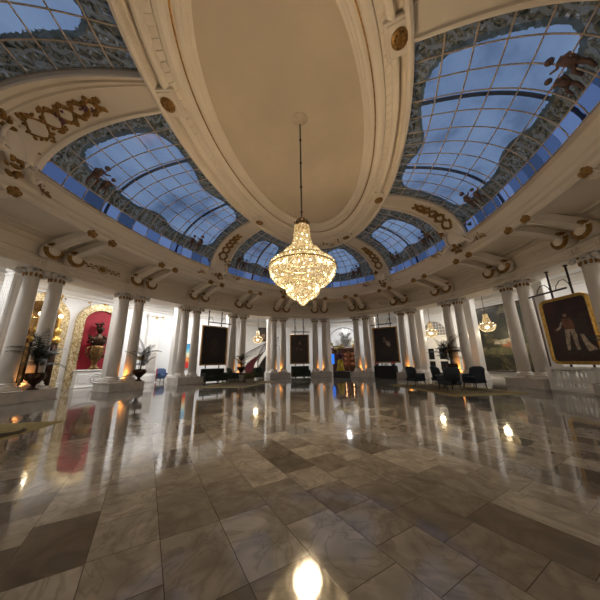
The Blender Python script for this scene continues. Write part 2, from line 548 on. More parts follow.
    def build(s, name, mats, parent=None, loc=None, rotz=None):
        if isinstance(mats, str):
            mats = [mats]
        me = bpy.data.meshes.new(name)
        me.from_pydata(s.v, [], s.f)
        for k in mats:
            me.materials.append(M[k])
        me.polygons.foreach_set('material_index', s.mi)
        me.polygons.foreach_set('use_smooth', s.sm)
        me.update()
        o = bpy.data.objects.new(name, me)
        COL.objects.link(o)
        if parent is not None:
            o.parent = parent
        if loc is not None:
            o.location = loc
        if rotz is not None:
            o.rotation_euler = (0, 0, rotz)
        return o


def tag(o, label, cat, group=None, kind=None):
    o['label'] = label
    o['category'] = cat
    if group:
        o['group'] = group
    if kind:
        o['kind'] = kind
    return o


def thing(name, label, cat, loc=(0, 0, 0), rotz=0.0, group=None):
    o = bpy.data.objects.new(name, None)
    o.empty_display_size = 0.2
    COL.objects.link(o)
    o.location = loc
    o.rotation_euler = (0, 0, rotz)
    return tag(o, label, cat, group)


def struct(o):
    o['kind'] = 'structure'
    return o


def dup(root, loc, rotz, label=None, group=None, cat=None):
    r_ = root.copy()
    COL.objects.link(r_)
    r_.location = loc
    r_.rotation_euler = (0, 0, rotz)
    if label:
        r_['label'] = label
    if group:
        r_['group'] = group
    for ch in list(root.children):
        c = ch.copy()
        COL.objects.link(c)
        c.parent = r_
        for g in ch.children:
            d = g.copy()
            COL.objects.link(d)
            d.parent = c
    return r_


def struct_empty(name, loc=(0, 0, 0), rotz=0.0):
    o = bpy.data.objects.new(name, None)
    COL.objects.link(o)
    o.location = loc
    o.rotation_euler = (0, 0, rotz)
    o['kind'] = 'structure'
    return o


def trange(t0, t1, step):
    n = max(2, int(abs(t1 - t0) / step) + 1)
    return [t0 + (t1 - t0) * i / (n - 1) for i in range(n)]


def light(name, typ, loc, energy, col, parent=None, **kw):
    ld = bpy.data.lights.new(name, typ)
    ld.energy = energy
    ld.color = col
    for k, v in kw.items():
        setattr(ld, k, v)
    o = bpy.data.objects.new(name, ld)
    COL.objects.link(o)
    o.location = loc
    if parent is not None:
        o.parent = parent
    return o


# ------------------------------------------------------------------ setting: floor, gallery walls and ceilings
WALL_Z = 7.0


def wall_off(t):
    return -8.0 if -20.0 < t < 38.5 else -5.0


mb = MB()
poly = [tuple(pos(t, -9.0)[:2]) for t in trange(-180, 177, 3)]
mb.slab(poly, -0.25, 0.0)
struct(mb.build('floor', 'floor'))

mb = MB()
ring = []
for t in trange(-180, 180, 2):
    ring.append([pos(t, -1.25, WALL_Z), pos(t, -9.0, WALL_Z)])
mb.grid(ring, smooth=False)
mb.grid([[a_ + Vector((0, 0, .25)), b_ + Vector((0, 0, .25))] for a_, b_ in ring], smooth=False)
struct(mb.build('ceiling_gallery', 'white'))


def wall_piece(name, t0, t1, o, ends=()):
    mb = MB()
    P = [[pos(t, o, 0.0), pos(t, o, 0.28), pos(t, o, WALL_Z)] for t in trange(t0, t1, 2)]
    mb.grid(P, smooth=False)
    mb.grid([[pos(t, o - .2, 0.0), pos(t, o - .2, WALL_Z)] for t in trange(t0, t1, 2)], smooth=False)
    for t, o2 in ends:
        mb.grid([[pos(t, o, 0), pos(t, o, WALL_Z)], [pos(t, o2, 0), pos(t, o2, WALL_Z)]], smooth=False)
    w = struct(mb.build(name, 'white'))
    # cornice and skirting of the same wall
    cb = MB()
    cb.grid([[pos(t, o, 6.35), pos(t, o + .10, 6.38), pos(t, o + .10, 6.5), pos(t, o + .22, 6.62), pos(t, o + .25, 6.8), pos(t, o + .45, 6.92), pos(t, o + .45, 7.0)] for t in trange(t0, t1, 2)], smooth=False)
    struct(cb.build('trim_cornice', 'white_trim', w))
    sb = MB()
    sb.grid([[pos(t, o + .06, 0.0), pos(t, o + .06, 0.36), pos(t, o + .03, 0.42), pos(t, o, 0.42)] for t in trange(t0, t1, 2)], smooth=False)
    struct(sb.build('baseboard_' + name.split('_')[1], 'white_trim', w))
    return w


wall_piece('wall_left', 38.5, 180, -5.0, [(38.5, -8.0)])
wall_piece('wall_back', -20, 38.5, -8.0)
wall_piece('wall_right', -180, -20, -5.0, [(-20, -8.0)])

# dark marble border lines let into the floor in front of the plinths
mb = MB()
for o0, o1 in ((1.12, 1.30), (1.62, 1.70)):
    mb.grid([[pos(t, o0, .0015), pos(t, o1, .0015)] for t in trange(-180, 180, 2)], smooth=False)
struct(mb.build('trim_floor_border', 'dark_marble'))

# entablature ring carried by the columns, cove and lip under the glass
prof = [(-1.25, 7.0), (-1.25, 6.3), (0.34, 6.3), (0.34, 6.44), (0.39, 6.45), (0.39, 6.60), (0.45, 6.64), (0.50, 6.74), (0.50, 6.80), (0.36, 6.84),
        (0.36, 6.92), (0.41, 6.94), (0.41, 6.98), (0.37, 7.00), (0.37, 7.52), (0.41, 7.54), (0.41, 7.58), (0.37, 7.60), (0.42, 7.66), (0.46, 7.74), (0.62, 7.80), (0.68, 7.84), (1.00, 7.85), (1.02, 7.90), (2.6, 7.93), (2.62, 7.88), (2.94, 7.87), (2.98, 7.80),
        (3.16, 7.77), (3.24, 7.84), (3.26, 7.98), (3.38, 8.06), (3.44, 8.20), (3.52, 8.26), (3.56, 8.34), (3.72, 8.64), (3.86, 8.67), (3.95, 8.72)]
mb = MB()
mb.grid([[pos(t, o, z) for o, z in prof] for t in trange(-180, 180, 1.5)], smooth=False)
struct(mb.build('trim_entablature', 'stucco'))


# ------------------------------------------------------------------ dome
def tmap(t):
    s = 1 if t >= 0 else -1
    x = abs(t)
    k = [(0, 0), (25, 18), (33, 29.5), (57, 55.5), (64, 63.5), (90, 91), (106, 111.5), (115.5, 120), (180, 180)]
    for (x0, y0), (x1, y1) in zip(k, k[1:]):
        if x <= x1:
            return s * (y0 + (y1 - y0) * (x - x0) / (x1 - x0))
    return t


def dome(t, u, d=0.0):
    """point of the dome over base parameter t, u = 0 foot .. 1 head, d metres towards the hall"""
    zf = (1 - (1 - u) ** 3.2) ** (1 / 1.65) if u < 1 else 1.0
    T = R(t + (tmap(t) - t) * u ** 1.66)
    a = A2 + (A4 - A2) * u
    b = B2 + (B4 - B2) * u
    p = Vector((a * math.cos(T), b * math.sin(T), Z2 + (Z4 - Z2) * zf))
    if d:
        e = 1e-3
        u1 = min(u + e, 1.0)
        q1, q0 = dome(t, u1), dome(t, u1 - e)
        s1 = dome(t + .05, u)
        nn = (q1 - q0).cross(s1 - p).normalized()
        c = Vector((0, 0, 3)) - p
        if nn.dot(c) < 0:
            nn = -nn
        p = p + nn * d
    return p


# u samples, dense at the foot where the dome rises steeply
def usamp(n):
    return [(i / n) ** 1.6 for i in range(n + 1)]


petals = [(64.2, 106.0), (33.2, 57.1), (-25.2, 25.2), (-60.2, -33.4), (-106.0, -67.3), (115.5, 148), (155, 205), (-148, -115.5)]
ribs = [(57.1, 64.2), (25.2, 33.2), (-33.4, -25.2), (-67.3, -60.2), (106.0, 115.5), (-115.5, -106.0), (148, 155), (-155, -148)]


def arc_u(t):
    us = [i / 60 for i in range(61)]
    acc = [0.0]
    for a_, b_ in zip(us, us[1:]):
        acc.append(acc[-1] + (dome(t, b_) - dome(t, a_)).length)
    return us, acc


for k, (t0, t1) in enumerate(petals, 1):
    root = struct_empty('window_%d' % k)
    tc_ = (t0 + t1) / 2
    W = sum((dome(t0 + (t1 - t0) * (i + 1) / 20, .12) - dome(t0 + (t1 - t0) * i / 20, .12)).length for i in range(20))
    us, acc = arc_u(tc_)
    Lt = acc[-1]

    def u_at(s_):
        for (ua, sa), (ub, sb_) in zip(zip(us, acc), zip(us[1:], acc[1:])):
            if s_ <= sb_:
                return ua + (ub - ua) * (s_ - sa) / (sb_ - sa)
        return 1.0
    nx, nyv = 44, 30
    foot = 0.62
    # pane mesh with metric uv and border distance
    sv = [foot + (Lt - foot) * j / nyv for j in range(nyv + 1)]
    verts, uvs, edge = [], [], []
    for i in range(nx + 1):
        fx = i / nx
        t = t0 + (t1 - t0) * fx
        for s_ in sv:
            verts.append(dome(t, u_at(s_)))
            w_here = W * (1 - 0.45 * s_ / Lt)
            x_ = (fx - .5) * w_here
            uvs.append((x_ + 17 * k, s_))
            hx, hy, rad = w_here / 2 - (0.48 if W > 9 else 0.78), (Lt - foot - (1.15 if W > 9 else 1.5)) / 2, 0.75
            vc = foot + 0.72 + hy
            qx, qy = abs(x_) - hx + rad, abs(s_ - vc) - hy + rad
            dd = math.hypot(max(qx, 0), max(qy, 0)) + min(max(qx, qy), 0) - rad
            # a scrolled crest hangs from the head and rises from the foot, mid-pane
            crest = 0.40 * math.exp(-(x_ / 0.8) ** 2) + 0.08 * math.cos(x_ * 2.6)
            if s_ > vc:
                dd = max(dd, dd + crest * max(0, (s_ - vc) / hy))
            else:
                dd = max(dd, dd + 0.8 * crest * max(0, (vc - s_) / hy))
            edge.append(dd)
    m_ = nyv + 1
    faces = [(i * m_ + j, (i + 1) * m_ + j, (i + 1) * m_ + j + 1, i * m_ + j + 1) for i in range(nx) for j in range(nyv)]
    me = bpy.data.meshes.new('pane')
    me.from_pydata([tuple(v) for v in verts], [], faces)
    ul = me.uv_layers.new(name='UVMap')
    for lp in me.loops:
        ul.data[lp.index].uv = uvs[lp.vertex_index]
    at_ = me.attributes.new('edge', 'FLOAT', 'POINT')
    at_.data.foreach_set('value', edge)
    me.materials.append(M['pane'])
    for p_ in me.polygons:
        p_.use_smooth = True
    o = bpy.data.objects.new('pane', me)
    COL.objects.link(o)
    o.parent = root
    struct(o)
    # foot panes
    verts, uvs = [], []
    for i in range(nx + 1):
        t = t0 + (t1 - t0) * i / nx
        for s_ in (0.0, 0.2, 0.4, foot):
            verts.append(dome(t, u_at(s_)))
            uvs.append(((i / nx) * W + 9 * k, s_))
    me = bpy.data.meshes.new('foot_pane')
    me.from_pydata([tuple(v) for v in verts], [], [(i * 4 + j, i * 4 + 4 + j, i * 4 + 5 + j, i * 4 + 1 + j) for i in range(nx) for j in range(3)])
    ul = me.uv_layers.new(name='UVMap')
    for lp in me.loops:
        ul.data[lp.index].uv = uvs[lp.vertex_index]
    me.materials.append(M['foot'])
    o = bpy.data.objects.new('foot_pane', me)
    COL.objects.link(o)
    o.parent = root
    struct(o)
    # glazing bars
    gb = MB()
    nm = max(6, int(round(W / 0.80)))
    for i in range(nm + 1):
        t = t0 + (t1 - t0) * i / nm
        gb.tube([dome(t, u, .015) for u in usamp(16)], 0.028, 4)
    rows = [foot] + [foot + (Lt - foot) * j / max(5, int(round((Lt - foot) / 0.80))) for j in range(1, max(5, int(round((Lt - foot) / 0.80))))]
    for s_ in rows:
        u = u_at(s_)
        gb.tube([dome(t, u, .015) for t in trange(t0, t1, 2.2)], 0.028, 4)
    struct(gb.build('glazing_bars', 'steel_bar', root))
    sa = MB()
    mids = [.5] if W < 9 else ([.28, .72] if W < 13 else [.25, .5, .75])
    for fx in mids:
        t = t0 + (t1 - t0) * fx
        sa.tube([dome(t, u, -.12) for u in usamp(18)], 0.07, 5)
    struct(sa.build('steel_arch', 'steel_dark', root))
    # painted child figures in the lower corners
    for sgn, fx in ((1, .15), (-1, .85)):
        pf = MB()

        def at_pt(dx, ds):
            return dome(t0 + (t1 - t0) * fx + sgn * dx * (t1 - t0) / W, u_at(1.25 + ds), .02)
        for ox, oz, kk in ((0, 0, 1.0), (.55, -.15, .85)):
            def P_(x, z):
                return at_pt(ox + x * kk, oz + z * kk)
            pf.tube([P_(0, 0), P_(.02, .22), P_(.06, .44)], .15 * kk, 7, r2=.12 * kk)
            pf.ell(P_(.10, .64), (.12 * kk, .12 * kk, .10 * kk), 0, 8, 6)
            pf.tube([P_(.06, .42), P_(.26, .36), P_(.42, .46)], .055 * kk, 6, r2=.03 * kk)
            pf.tube([P_(.02, .40), P_(-.18, .30), P_(-.14, .10)], .055 * kk, 6, r2=.03 * kk)
            pf.tube([P_(.02, .02), P_(.24, -.06), P_(.26, -.34)], .085 * kk, 6, r2=.04 * kk)
            pf.tube([P_(-.03, .0), P_(-.08, -.26), P_(-.02, -.50)], .085 * kk, 6, r2=.04 * kk)
        struct(pf.build('painted_figures', 'figure_brown', root))

# stucco ribs between the panes
for k, (t0, t1) in enumerate(ribs, 1):
    mb = MB()
    cross = [(0, -.12), (0, .14), (.06, .17), (.12, .17), (.15, .08), (.20, .05), (.5, .02), (.80, .05), (.85, .08), (.88, .17), (.94, .17), (1, .14), (1, -.12)]
    if t1 - t0 > 9:
        wide = [(0, -.12), (0, .14), (.05, .17), (.09, .17), (.11, .08), (.14, .05), (.66, .03), (.68, .12), (.71, .14), (.73, .08), (.78, .10), (.80, .20), (.84, .22), (.86, .14), (.91, .16), (.93, .27), (.98, .28), (1, .22), (1, -.12)]
        cross = wide if t0 > 0 else [(1 - c, d) for c, d in reversed(wide)]
    mb.grid([[dome(t0 + (t1 - t0) * c, u, d) for c, d in cross] for u in usamp(22)], smooth=False)
    struct(mb.build('trim_rib_%d' % k, 'stucco'))

# moulded oval ring round the flat ceiling
def ringpt(t, w, d=0.0):
    """w = 0 at the glass .. 1 at the flat oval, d metres down"""
    T = R(t)
    return Vector(((A4 + (A3 - A4) * w) * math.cos(T), (B4 + (B3 - B4) * w) * math.sin(T), Z4 + (Z3 - Z4) * w - d))


rp = [(-.03, -.05), (0, .16), (.05, .20), (.10, .16), (.13, .02), (.22, .0), (.26, .20), (.30, .22), (.36, .20), (.38, .15), (.51, .15), (.53, .21), (.60, .24), (.68, .22),
      (.72, .14), (.735, .12), (.75, .13), (.80, .16), (.86, .16), (.88, .10), (.93, .10), (.95, .06), (1.0, .05), (1.0, -.03)]
mb = MB()
mb.grid([[ringpt(t, w, d * 1.35) for w, d in rp] for t in trange(-180, 180, 2)], smooth=False)
ringo = struct(mb.build('trim_oval_ring', 'stucco'))
mb = MB()
mb.grid([[ringpt(t, w, d) for w, d in ((.722, .185), (.735, .205), (.752, .19))] for t in trange(-180, 180, 2)])
struct(mb.build('trim_gold_line', 'gold', ringo))
mb = MB()
nf = 150
for i in range(nf):
    t = -180 + 360 * i / nf
    h_ = 360 / nf * .5
    a_ = [ringpt(t - h_ * .8, .40, .20), ringpt(t + h_ * .1, .40, .20), ringpt(t + h_ * .8, .49, .20), ringpt(t - h_ * .1, .49, .20)]
    b_ = [v - Vector((0, 0, .035)) for v in a_]
    mb.add(a_ + b_, [(4, 5, 6, 7), (0, 1, 5, 4), (1, 2, 6, 5), (2, 3, 7, 6), (3, 0, 4, 7)], 0, False)
struct(mb.build('trim_fret_band', 'stucco', ringo))
mb = MB()
poly = [tuple(ringpt(t, 1.0)[:2]) for t in trange(-180, 177, 3)]
mb.slab(poly, Z3 - .02, Z3 + .2)
struct(mb.build('ceiling', 'stucco_flat'))


# ------------------------------------------------------------------ columns, pilasters, plinths
PH = 0.51
pairs = [  # t, what stands by the pair
    (107.0, 'outside the view on the left'),
    (91.8, 'before the gilded mirror arches'),
    (76.45, 'beside the red niche'),
    (60.8, 'left of the green settee'),
    (44.4, 'left of the staircase'),
    (27.55, 'right of the staircase'),
    (8.65, 'left of the statue'),
    (-10.65, 'right of the statue'),
    (-30.1, 'left of the arched doorway'),
    (-46.5, 'behind the navy armchairs'),
    (-62.8, 'left of the stone balustrade'),
    (-77.6, 'right of the stone balustrade'),
    (-92.0, 'outside the view on the right')]
SP = 0.52


def local(t, x, y, z=0.0):
    """point in the frame of pair t: x along the oval (viewer's right), y outward"""
    a = yaw_in(t)
    p = pos(t)
    return Vector((p.x + x * math.cos(a) - y * math.sin(a), p.y + x * math.sin(a) + y * math.cos(a), z))


def make_column():
    t = thing('column', 'white round column', 'column', (0, 0, 0))
    m = MB()
    m.box((0, 0, .05), (.86, .86, .10), bev=.01)
    m.lathe([(.41, .10), (.435, .13), (.435, .17), (.40, .20), (.375, .215), (.37, .235), (.395, .25), (.40, .275), (.385, .295), (.355, .31), (.335, .34)], 28)
    m.build('base_moulding', 'column', t)
    m = MB()
    m.lathe([(.328, .33), (.328, 1.8), (.318, 3.2), (.298, 4.4), (.280, 5.22), (.285, 5.25), (.305, 5.27), (.305, 5.31), (.280, 5.33)], 32)
    m.build('shaft', 'column', t)
    m = MB()
    m.lathe([(.29, 5.33), (.30, 5.48), (.33, 5.52), (.37, 5.57), (.37, 5.60), (.34, 5.62)], 24)
    for sx in (-1, 1):
        for sy in (-1, 1):
            X = Matrix.Translation((sx * .36, sy * .36, 5.60)) @ Matrix.Rotation(math.atan2(sy, sx), 4, 'Z') @ Matrix.Rotation(PI / 2, 4, 'X')
            m.lathe([(.05, -.085), (.125, -.075), (.135, -.05), (.10, 0), (.135, .05), (.125, .075), (.05, .085)], 12, X=X)
    for sx, sy in ((0, -1), (0, 1), (1, 0), (-1, 0)):
        m.ell((sx * .36, sy * .36, 5.60), (.10, .10, .08))
    m.box((0, 0, 5.72), (.80, .80, .06), bev=.01)
    m.box((0, 0, 5.77), (.88, .88, .05), bev=.01)
    m.build('capital', 'column', t)
    m = MB()
    for i in range(11):
        a = 2 * PI * i / 11
        X = Matrix.Rotation(a, 4, 'Z')
        m.ell((.315, 0, 5.43), (.040, .062, .12), 0, 6, 5, X)
    for sx, sy in ((0, -1), (1, 0), (-1, 0)):
        m.ell((sx * .44, sy * .44, 5.66), (.05, .05, .06))
    m.build('gilded_leaves', 'gold', t)
    return t


def make_pilaster():
    t = thing('pilaster', 'white square pilaster', 'pilaster', (0, 0, 0))
    m = MB()
    m.box((0, 0, .25), (.84, .84, .50), bev=.01)
    m.box((0, 0, .58), (.76, .76, .16), bev=.05)
    m.build('base_moulding', 'pilaster', t)
    m = MB()
    m.box((0, 0, 3.45), (.60, .60, 5.6))
    for i in range(4):
        for s in (-1, 1):
            m.box(((i - 1.5) * .145, s * .305, 3.45), (.08, .024, 5.3), bev=.008)
            m.box((s * .305, (i - 1.5) * .145, 3.45), (.024, .08, 5.3), bev=.008)
    m.build('shaft', 'pilaster', t)
    m = MB()
    m.box((0, 0, 6.28), (.68, .68, .14), bev=.02)
    m.box((0, 0, 6.52), (.76, .76, .34), bev=.12)
    m.box((0, 0, 6.83), (.92, .92, .30), bev=.03)
    m.build('capital', 'pilaster', t)
    return t


def make_plinth():
    t = thing('plinth', 'grey marble plinth', 'plinth', (0, 0, 0))
    m = MB()
    m.box((0, -.03, .245), (2.16, 1.60, .49))
    m.build('block', 'plinth', t)
    m = MB()
    m.box((0, -.03, .035), (2.24, 1.68, .07), bev=.01)
    m.box((0, -.03, .485), (2.22, 1.66, .05), bev=.015)
    m.build('edge_moulding', 'plinth', t)
    return t


col0, pil0, pl0 = make_column(), make_pilaster(), make_plinth()
first = True


def place(proto, used, loc, rz, label, group):
    if not used:
        proto.location = loc
        proto.rotation_euler = (0, 0, rz)
        proto['label'] = label
        proto['group'] = group
        return proto
    return dup(proto, loc, rz, label, group)


used = False
for t, where in pairs:
    if abs(t - 7) > 99 or t < -85:
        continue        # nothing of these columns shows
    a = yaw_in(t)
    place(pl0, used, local(t, 0, 0), a, 'grey marble plinth under the column pair ' + where, 'plinths of the column pairs')
    place(pil0, used, local(t, {76.45: .42, 27.55: -.45, 8.65: 1.05, -30.1: .32, -10.65: .85}.get(t, 0), 2.02, 0), a, 'broad white fluted pilaster standing behind the pair ' + where, 'square pilasters')
    for s, nm in ((-1, 'left'), (1, 'right')):
        place(col0, used, local(t, s * SP, 0, PH), a, nm + ' white round column of the pair ' + where, 'round columns')
        used = True

# ------------------------------------------------------------------ scroll consoles under the cove
def make_console():
    t = thing('scroll_console', 'scroll console', 'bracket', (0, 0, 0))
    w = .18
    m = MB()
    # beam: outline in (inward, z)
    top = [(.45, 7.40), (.75, 7.56), (1.05, 7.64), (1.5, 7.74), (2.0, 7.86), (2.5, 7.95), (2.85, 7.98), (3.10, 7.94)]
    bot = [(3.20, 7.78), (3.05, 7.66), (2.75, 7.65), (2.3, 7.56), (1.8, 7.44), (1.3, 7.30), (1.0, 7.20), (.75, 7.04), (.45, 6.94)]
    X = Matrix.Rotation(-PI / 2, 4, 'Z')
    m.prism(top + bot, -w, w, 0, X)
    for s in (-1, 1):
        m.tube([(s * w, -p[0], p[1] - .01) for p in bot[1:-2]], .045, 5)
    m.build('beam', 'stucco', t)
    m = MB()
    X = Matrix.Translation((0, -.70, 7.14)) @ Matrix.Rotation(PI / 2, 4, 'Y')
    m.lathe([(.05, -.31), (.20, -.30), (.22, -.26), (.33, -.25), (.36, -.20), (.36, .20), (.33, .25), (.22, .26), (.20, .30), (.05, .31)], 22, X=X)
    m.ell((0, -1.03, 7.14), (.31, .13, .30), 0, 14, 7)
    m.build('volute', 'stucco', t)
    m = MB()
    for rr_, q_ in ((.31, .07), (.40, .05)):
        for i in range(17):
            an2 = PI * (.97 + 1.06 * i / 16)
            m.ell((rr_ * math.cos(an2), -1.02 - .03 * (rr_ < .35), 7.14 + rr_ * math.sin(an2)), (q_, q_, q_), 0, 6, 4)
    m.build('gilded_beading', 'gold', t)
    m = MB()
    for dx, dz, r_ in ((0, 0, .16), (-.13, .03, .11), (.13, .03, .11), (0, .11, .11), (-.08, -.08, .09), (.08, -.08, .09)):
        m.ell((dx, -3.22, 7.80 + dz), (r_, .13, r_), 0, 7, 5)
    m.build('gilded_tip', 'gold', t)
    m = MB()
    for s in (-1, 1):
        m.ell((s * .20, -.98, 7.40), (.05, .36, .11), 0, 8, 5, Matrix.Translation((0, 0, 0)))
    m.tube([(-.2, -.80, 7.46), (.2, -.80, 7.46)], .05, 5)
    m.build('gilded_leaf', 'gold', t)
    m = MB()
    for i in (-1, 0, 1):
        m.box((i * .13, -.47, 6.62), (.06, .05, .24), bev=.01)
        m.ell((i * .13, -.48, 6.48), (.045, .04, .04), 0, 6, 4)
    m.box((0, -.40, 6.98), (.46, .12, .12), bev=.02)
    m.build('drops', 'stucco', t)
    return t


con0 = make_console()
used = False
for t, where in pairs:
    if t < -100:
        continue
    a = yaw_in(t)
    for s, nm in ((-1, 'left'), (1, 'right')):
        where2 = {107.0: 'at the upper left picture edge', -92.0: 'at the right picture edge'}.get(t, 'above the pair ' + where)
        place(con0, used, local(t, s * SP, 0, 0), a, nm + ' cream scroll console ' + where2, 'scroll consoles')
        used = True

# relief ornaments on the frieze between the consoles
def make_frieze(matn):
    t = thing('frieze_ornament', 'relief ornament', 'ornament', (0, 0, 0))
    m = MB()
    m.ell((0, 0, 0), (.22, .035, .16), 0, 12, 6)
    m.build('boss', matn, t)
    m = MB()
    pts = [(.30 * math.cos(i * PI / 8), -.01, .22 * math.sin(i * PI / 8)) for i in range(17)]
    m.tube(pts, .022, 5)
    for s in (-1, 1):
        m.tube([(s * (.3 + .75 * i / 10), -.01, .09 * math.sin(i * .9) * (1 - i / 12)) for i in range(11)], .025, 5)
        for i in range(5):
            m.ell((s * (.40 + i * .15), -.01, .10 * (-1) ** i), (.07, .025, .045), 0, 6, 4)
            m.ell((s * (.46 + i * .15), -.01, -.08 * (-1) ** i), (.05, .025, .04), 0, 6, 4)
    m.build('scroll', matn, t)
    return t


for i, (p0, p1) in enumerate(zip(pairs, pairs[1:])):
    t = (p0[0] + p1[0]) / 2
    if t > 95 or t < -86:
        continue
    names = {84.125: 'above the red niche', 68.625: 'above the white hallway opening', 52.6: 'above the dark portrait over the green settee', 35.975: 'above the staircase opening',
             18.1: 'above the small brown portrait', -1.0: 'above the statue opening', -20.375: 'above the dark portrait with the pale figure', -38.3: 'above the arched doorway opening',
             -54.65: 'above the landscape painting', -70.2: 'above the round cornered portrait', -84.8: 'at the right picture edge'}
    gilt = t > 80
    o = make_frieze('gold' if gilt else 'stucco')
    o.location = pos(t, .385, 7.28)
    o.rotation_euler = (0, 0, yaw_in(t))
    o['label'] = ('gilded' if gilt else 'cream') + ' scroll relief on the frieze ' + names[min(names, key=lambda q: abs(q - t))]
    o['group'] = 'frieze reliefs'

# ------------------------------------------------------------------ gilt ornament of the dome ribs and ring
rib_names = {57.1: 'back left rib, above the green settee', 25.2: 'far rib hidden behind the chandelier', -33.4: 'back right rib, above the arched doorway',
             -67.3: 'right rib, above the stone balustrade', 106.0: 'large rib at the upper left', -115.5: 'rib at the upper right corner'}


def blob_cluster(m, c, r_, n, rg, mi=0, flat=None):
    for _ in range(n):
        d = Vector((rg.uniform(-1, 1), rg.uniform(-1, 1), rg.uniform(-1, 1))) * r_
        if flat is not None:
            d -= flat * d.dot(flat) * .7
        q = rg.uniform(.28, .5) * r_
        X = Matrix.Translation(c + d) @ Matrix.Rotation(rg.uniform(0, 6), 4, (rg.random(), rg.random(), rg.random()))
        m.ell((0, 0, 0), (q * 1.3, q * .8, q * .6), mi, 7, 5, X)


for (t0, t1) in ribs[:6]:
    where = rib_names[t0]
    kc = {106.0: .37, -115.5: .63}.get(t0, .5)     # the wide ribs carry a plain moulded strip on one side
    tc_ = t0 + (t1 - t0) * kc
    rg = random.Random(int(tc_ * 10))

    def rp_(c, u, d=.03):
        return dome(t0 + (t1 - t0) * c, u, d)
    # garland
    orig = rp_(kc, .4)
    g = thing('rib_garland', 'gilded garland along the ' + where, 'garland', orig, 0, 'gilded rib garlands')
    m = MB()
    n_ = 34
    us_ = [.075 + .50 * i / n_ for i in range(n_ + 1)]
    for ph in (0, PI):
        m.tube([rp_(kc + .19 * math.sin(i * .50 + ph) * (1 - .6 * i / n_), u, .05) - orig for i, u in enumerate(us_)], .04, 5)
    for i, u in enumerate(us_):
        if True:
            for sg in (-1, 1):
                c = rp_(kc + sg * (.06 + .17 * abs(math.sin(i * .50))) * (1 - .5 * i / n_) + rg.uniform(-.03, .03), u, .05) - orig
                X = Matrix.Translation(c) @ Matrix.Rotation(rg.uniform(0, 3), 4, 'Z')
                m.ell((0, 0, 0), (.125, .06, .07), 0, 6, 4, X)
    m.build('gilded_braid', 'gold', g)
    for i in (13, 25):
        m = MB()
        blob_cluster(m, rp_(kc, us_[i], .06) - orig, .20, 9, rg)
        m.build('ribbon_knot', 'purple' if t0 == 106.0 else 'gold', g)
    # cartouche at the rib foot
    orig = rp_(kc, 0.004, .1)
    nin = (Vector((0, 0, orig.z)) - orig).normalized()
    side = Vector((0, 0, 1)).cross(nin).normalized()
    c = thing('cartouche', 'cream and gilt cartouche at the foot of the ' + where, 'cartouche', orig, 0, 'rib cartouches')
    X0 = Matrix((( side.x, nin.x, 0, 0), (side.y, nin.y, 0, 0), (side.z, nin.z, 1, 0), (0, 0, 0, 1)))
    m = MB()
    m.ell((0, 0, .15), (.50, .10, .58), 0, 16, 8, X0)
    m.tube([(.58 * math.cos(i * PI / 12), .03, .15 + .66 * math.sin(i * PI / 12)) for i in range(25)], .07, 6, X=X0)
    m.build('shield', 'stucco', c)
    for sg in (-1, 1):
        m = MB()
        m.tube([(sg * (.45 + .9 * i / 12), .06, -.50 + .14 * math.sin(i * .8)) for i in range(13)], .10, 6, X=X0, r2=.05)
        blob_cluster(m, X0 @ Vector((sg * .62, .04, -.34)), .2, 7, rg)
        m.build('side_scroll', 'stucco', c)
        m = MB()
        blob_cluster(m, X0 @ Vector((sg * .45, .04, .85)), .22, 9, rg)
        m.build('flower_cluster', 'stucco', c)
    for dx, dz, rr_ in ((-.66, .62, .27), (.66, .62, .27), (0, -.62, .27)):
        m = MB()
        blob_cluster(m, X0 @ Vector((dx, .06, dz)), rr_, 13, rg)
        m.build('gilded_leaf_cluster', 'gold', c)
    for sg in (-1, 1):
        m = MB()
        m.tube([X0 @ Vector((sg * (1.05 + i * .1), .02, -.50 + .1 * math.sin(i * 1.1))) for i in range(8)], .05, 5)
        for i in range(4):
            blob_cluster(m, X0 @ Vector((sg * (1.15 + i * .17), .02, -.50 + .1 * math.sin(i * 2))), .12, 5, rg)
        m.build('gilded_sprig', 'gold', c)
    # medallion where the rib meets the oval ring
    tm = tmap(tc_)
    q = ringpt(tm, .22, .08)
    md = thing('ring_medallion', 'gilt rosette block at the head of the ' + where, 'medallion', q, math.atan2(q.y / B4 ** 2 * A4 ** 2, q.x) + PI / 2, 'ring medallions')
    m = MB()
    m.box((0, 0, -.09), (1.0, .80, .16), bev=.03)
    m.box((0, 0, -.18), (.82, .62, .04), bev=.015)
    m.build('block', 'stucco', md)
    m = MB()
    m.lathe([(.24, -.19), (.25, -.22), (.20, -.24), (.10, -.25)], 16, sx=1.15, sy=.95)
    for i in range(8):
        m.ell((.17 * math.cos(i * PI / 4), .14 * math.sin(i * PI / 4), -.25), (.06, .05, .03), 0, 6, 4)
    m.build('rosette', 'gold', md)

# festoon on the far end of the ring
for tt_, nm in ((-8.0, 'right of the chandelier neck'), (8.0, 'behind the chandelier neck')):
    orig = ringpt(tt_, .24, .24)
    f = thing('ring_festoon', 'cream and gilt festoon on the ceiling ring ' + nm, 'festoon', orig, 0, 'ring festoons')
    m, m2 = MB(), MB()
    rg = random.Random(5)
    pts = []
    for i in range(25):
        t = tt_ - 6.5 + 13 * i / 24
        pts.append(ringpt(t, .20 + .09 * math.cos(i * .8), .24) - orig)
    m.tube(pts, .07, 6)
    for i in range(0, 25, 3):
        blob_cluster(m if i % 2 else m2, pts[i], .14, 5, rg)
    m.build('swag', 'stucco', f)
    m2.build('gilded_leaves', 'gold', f)

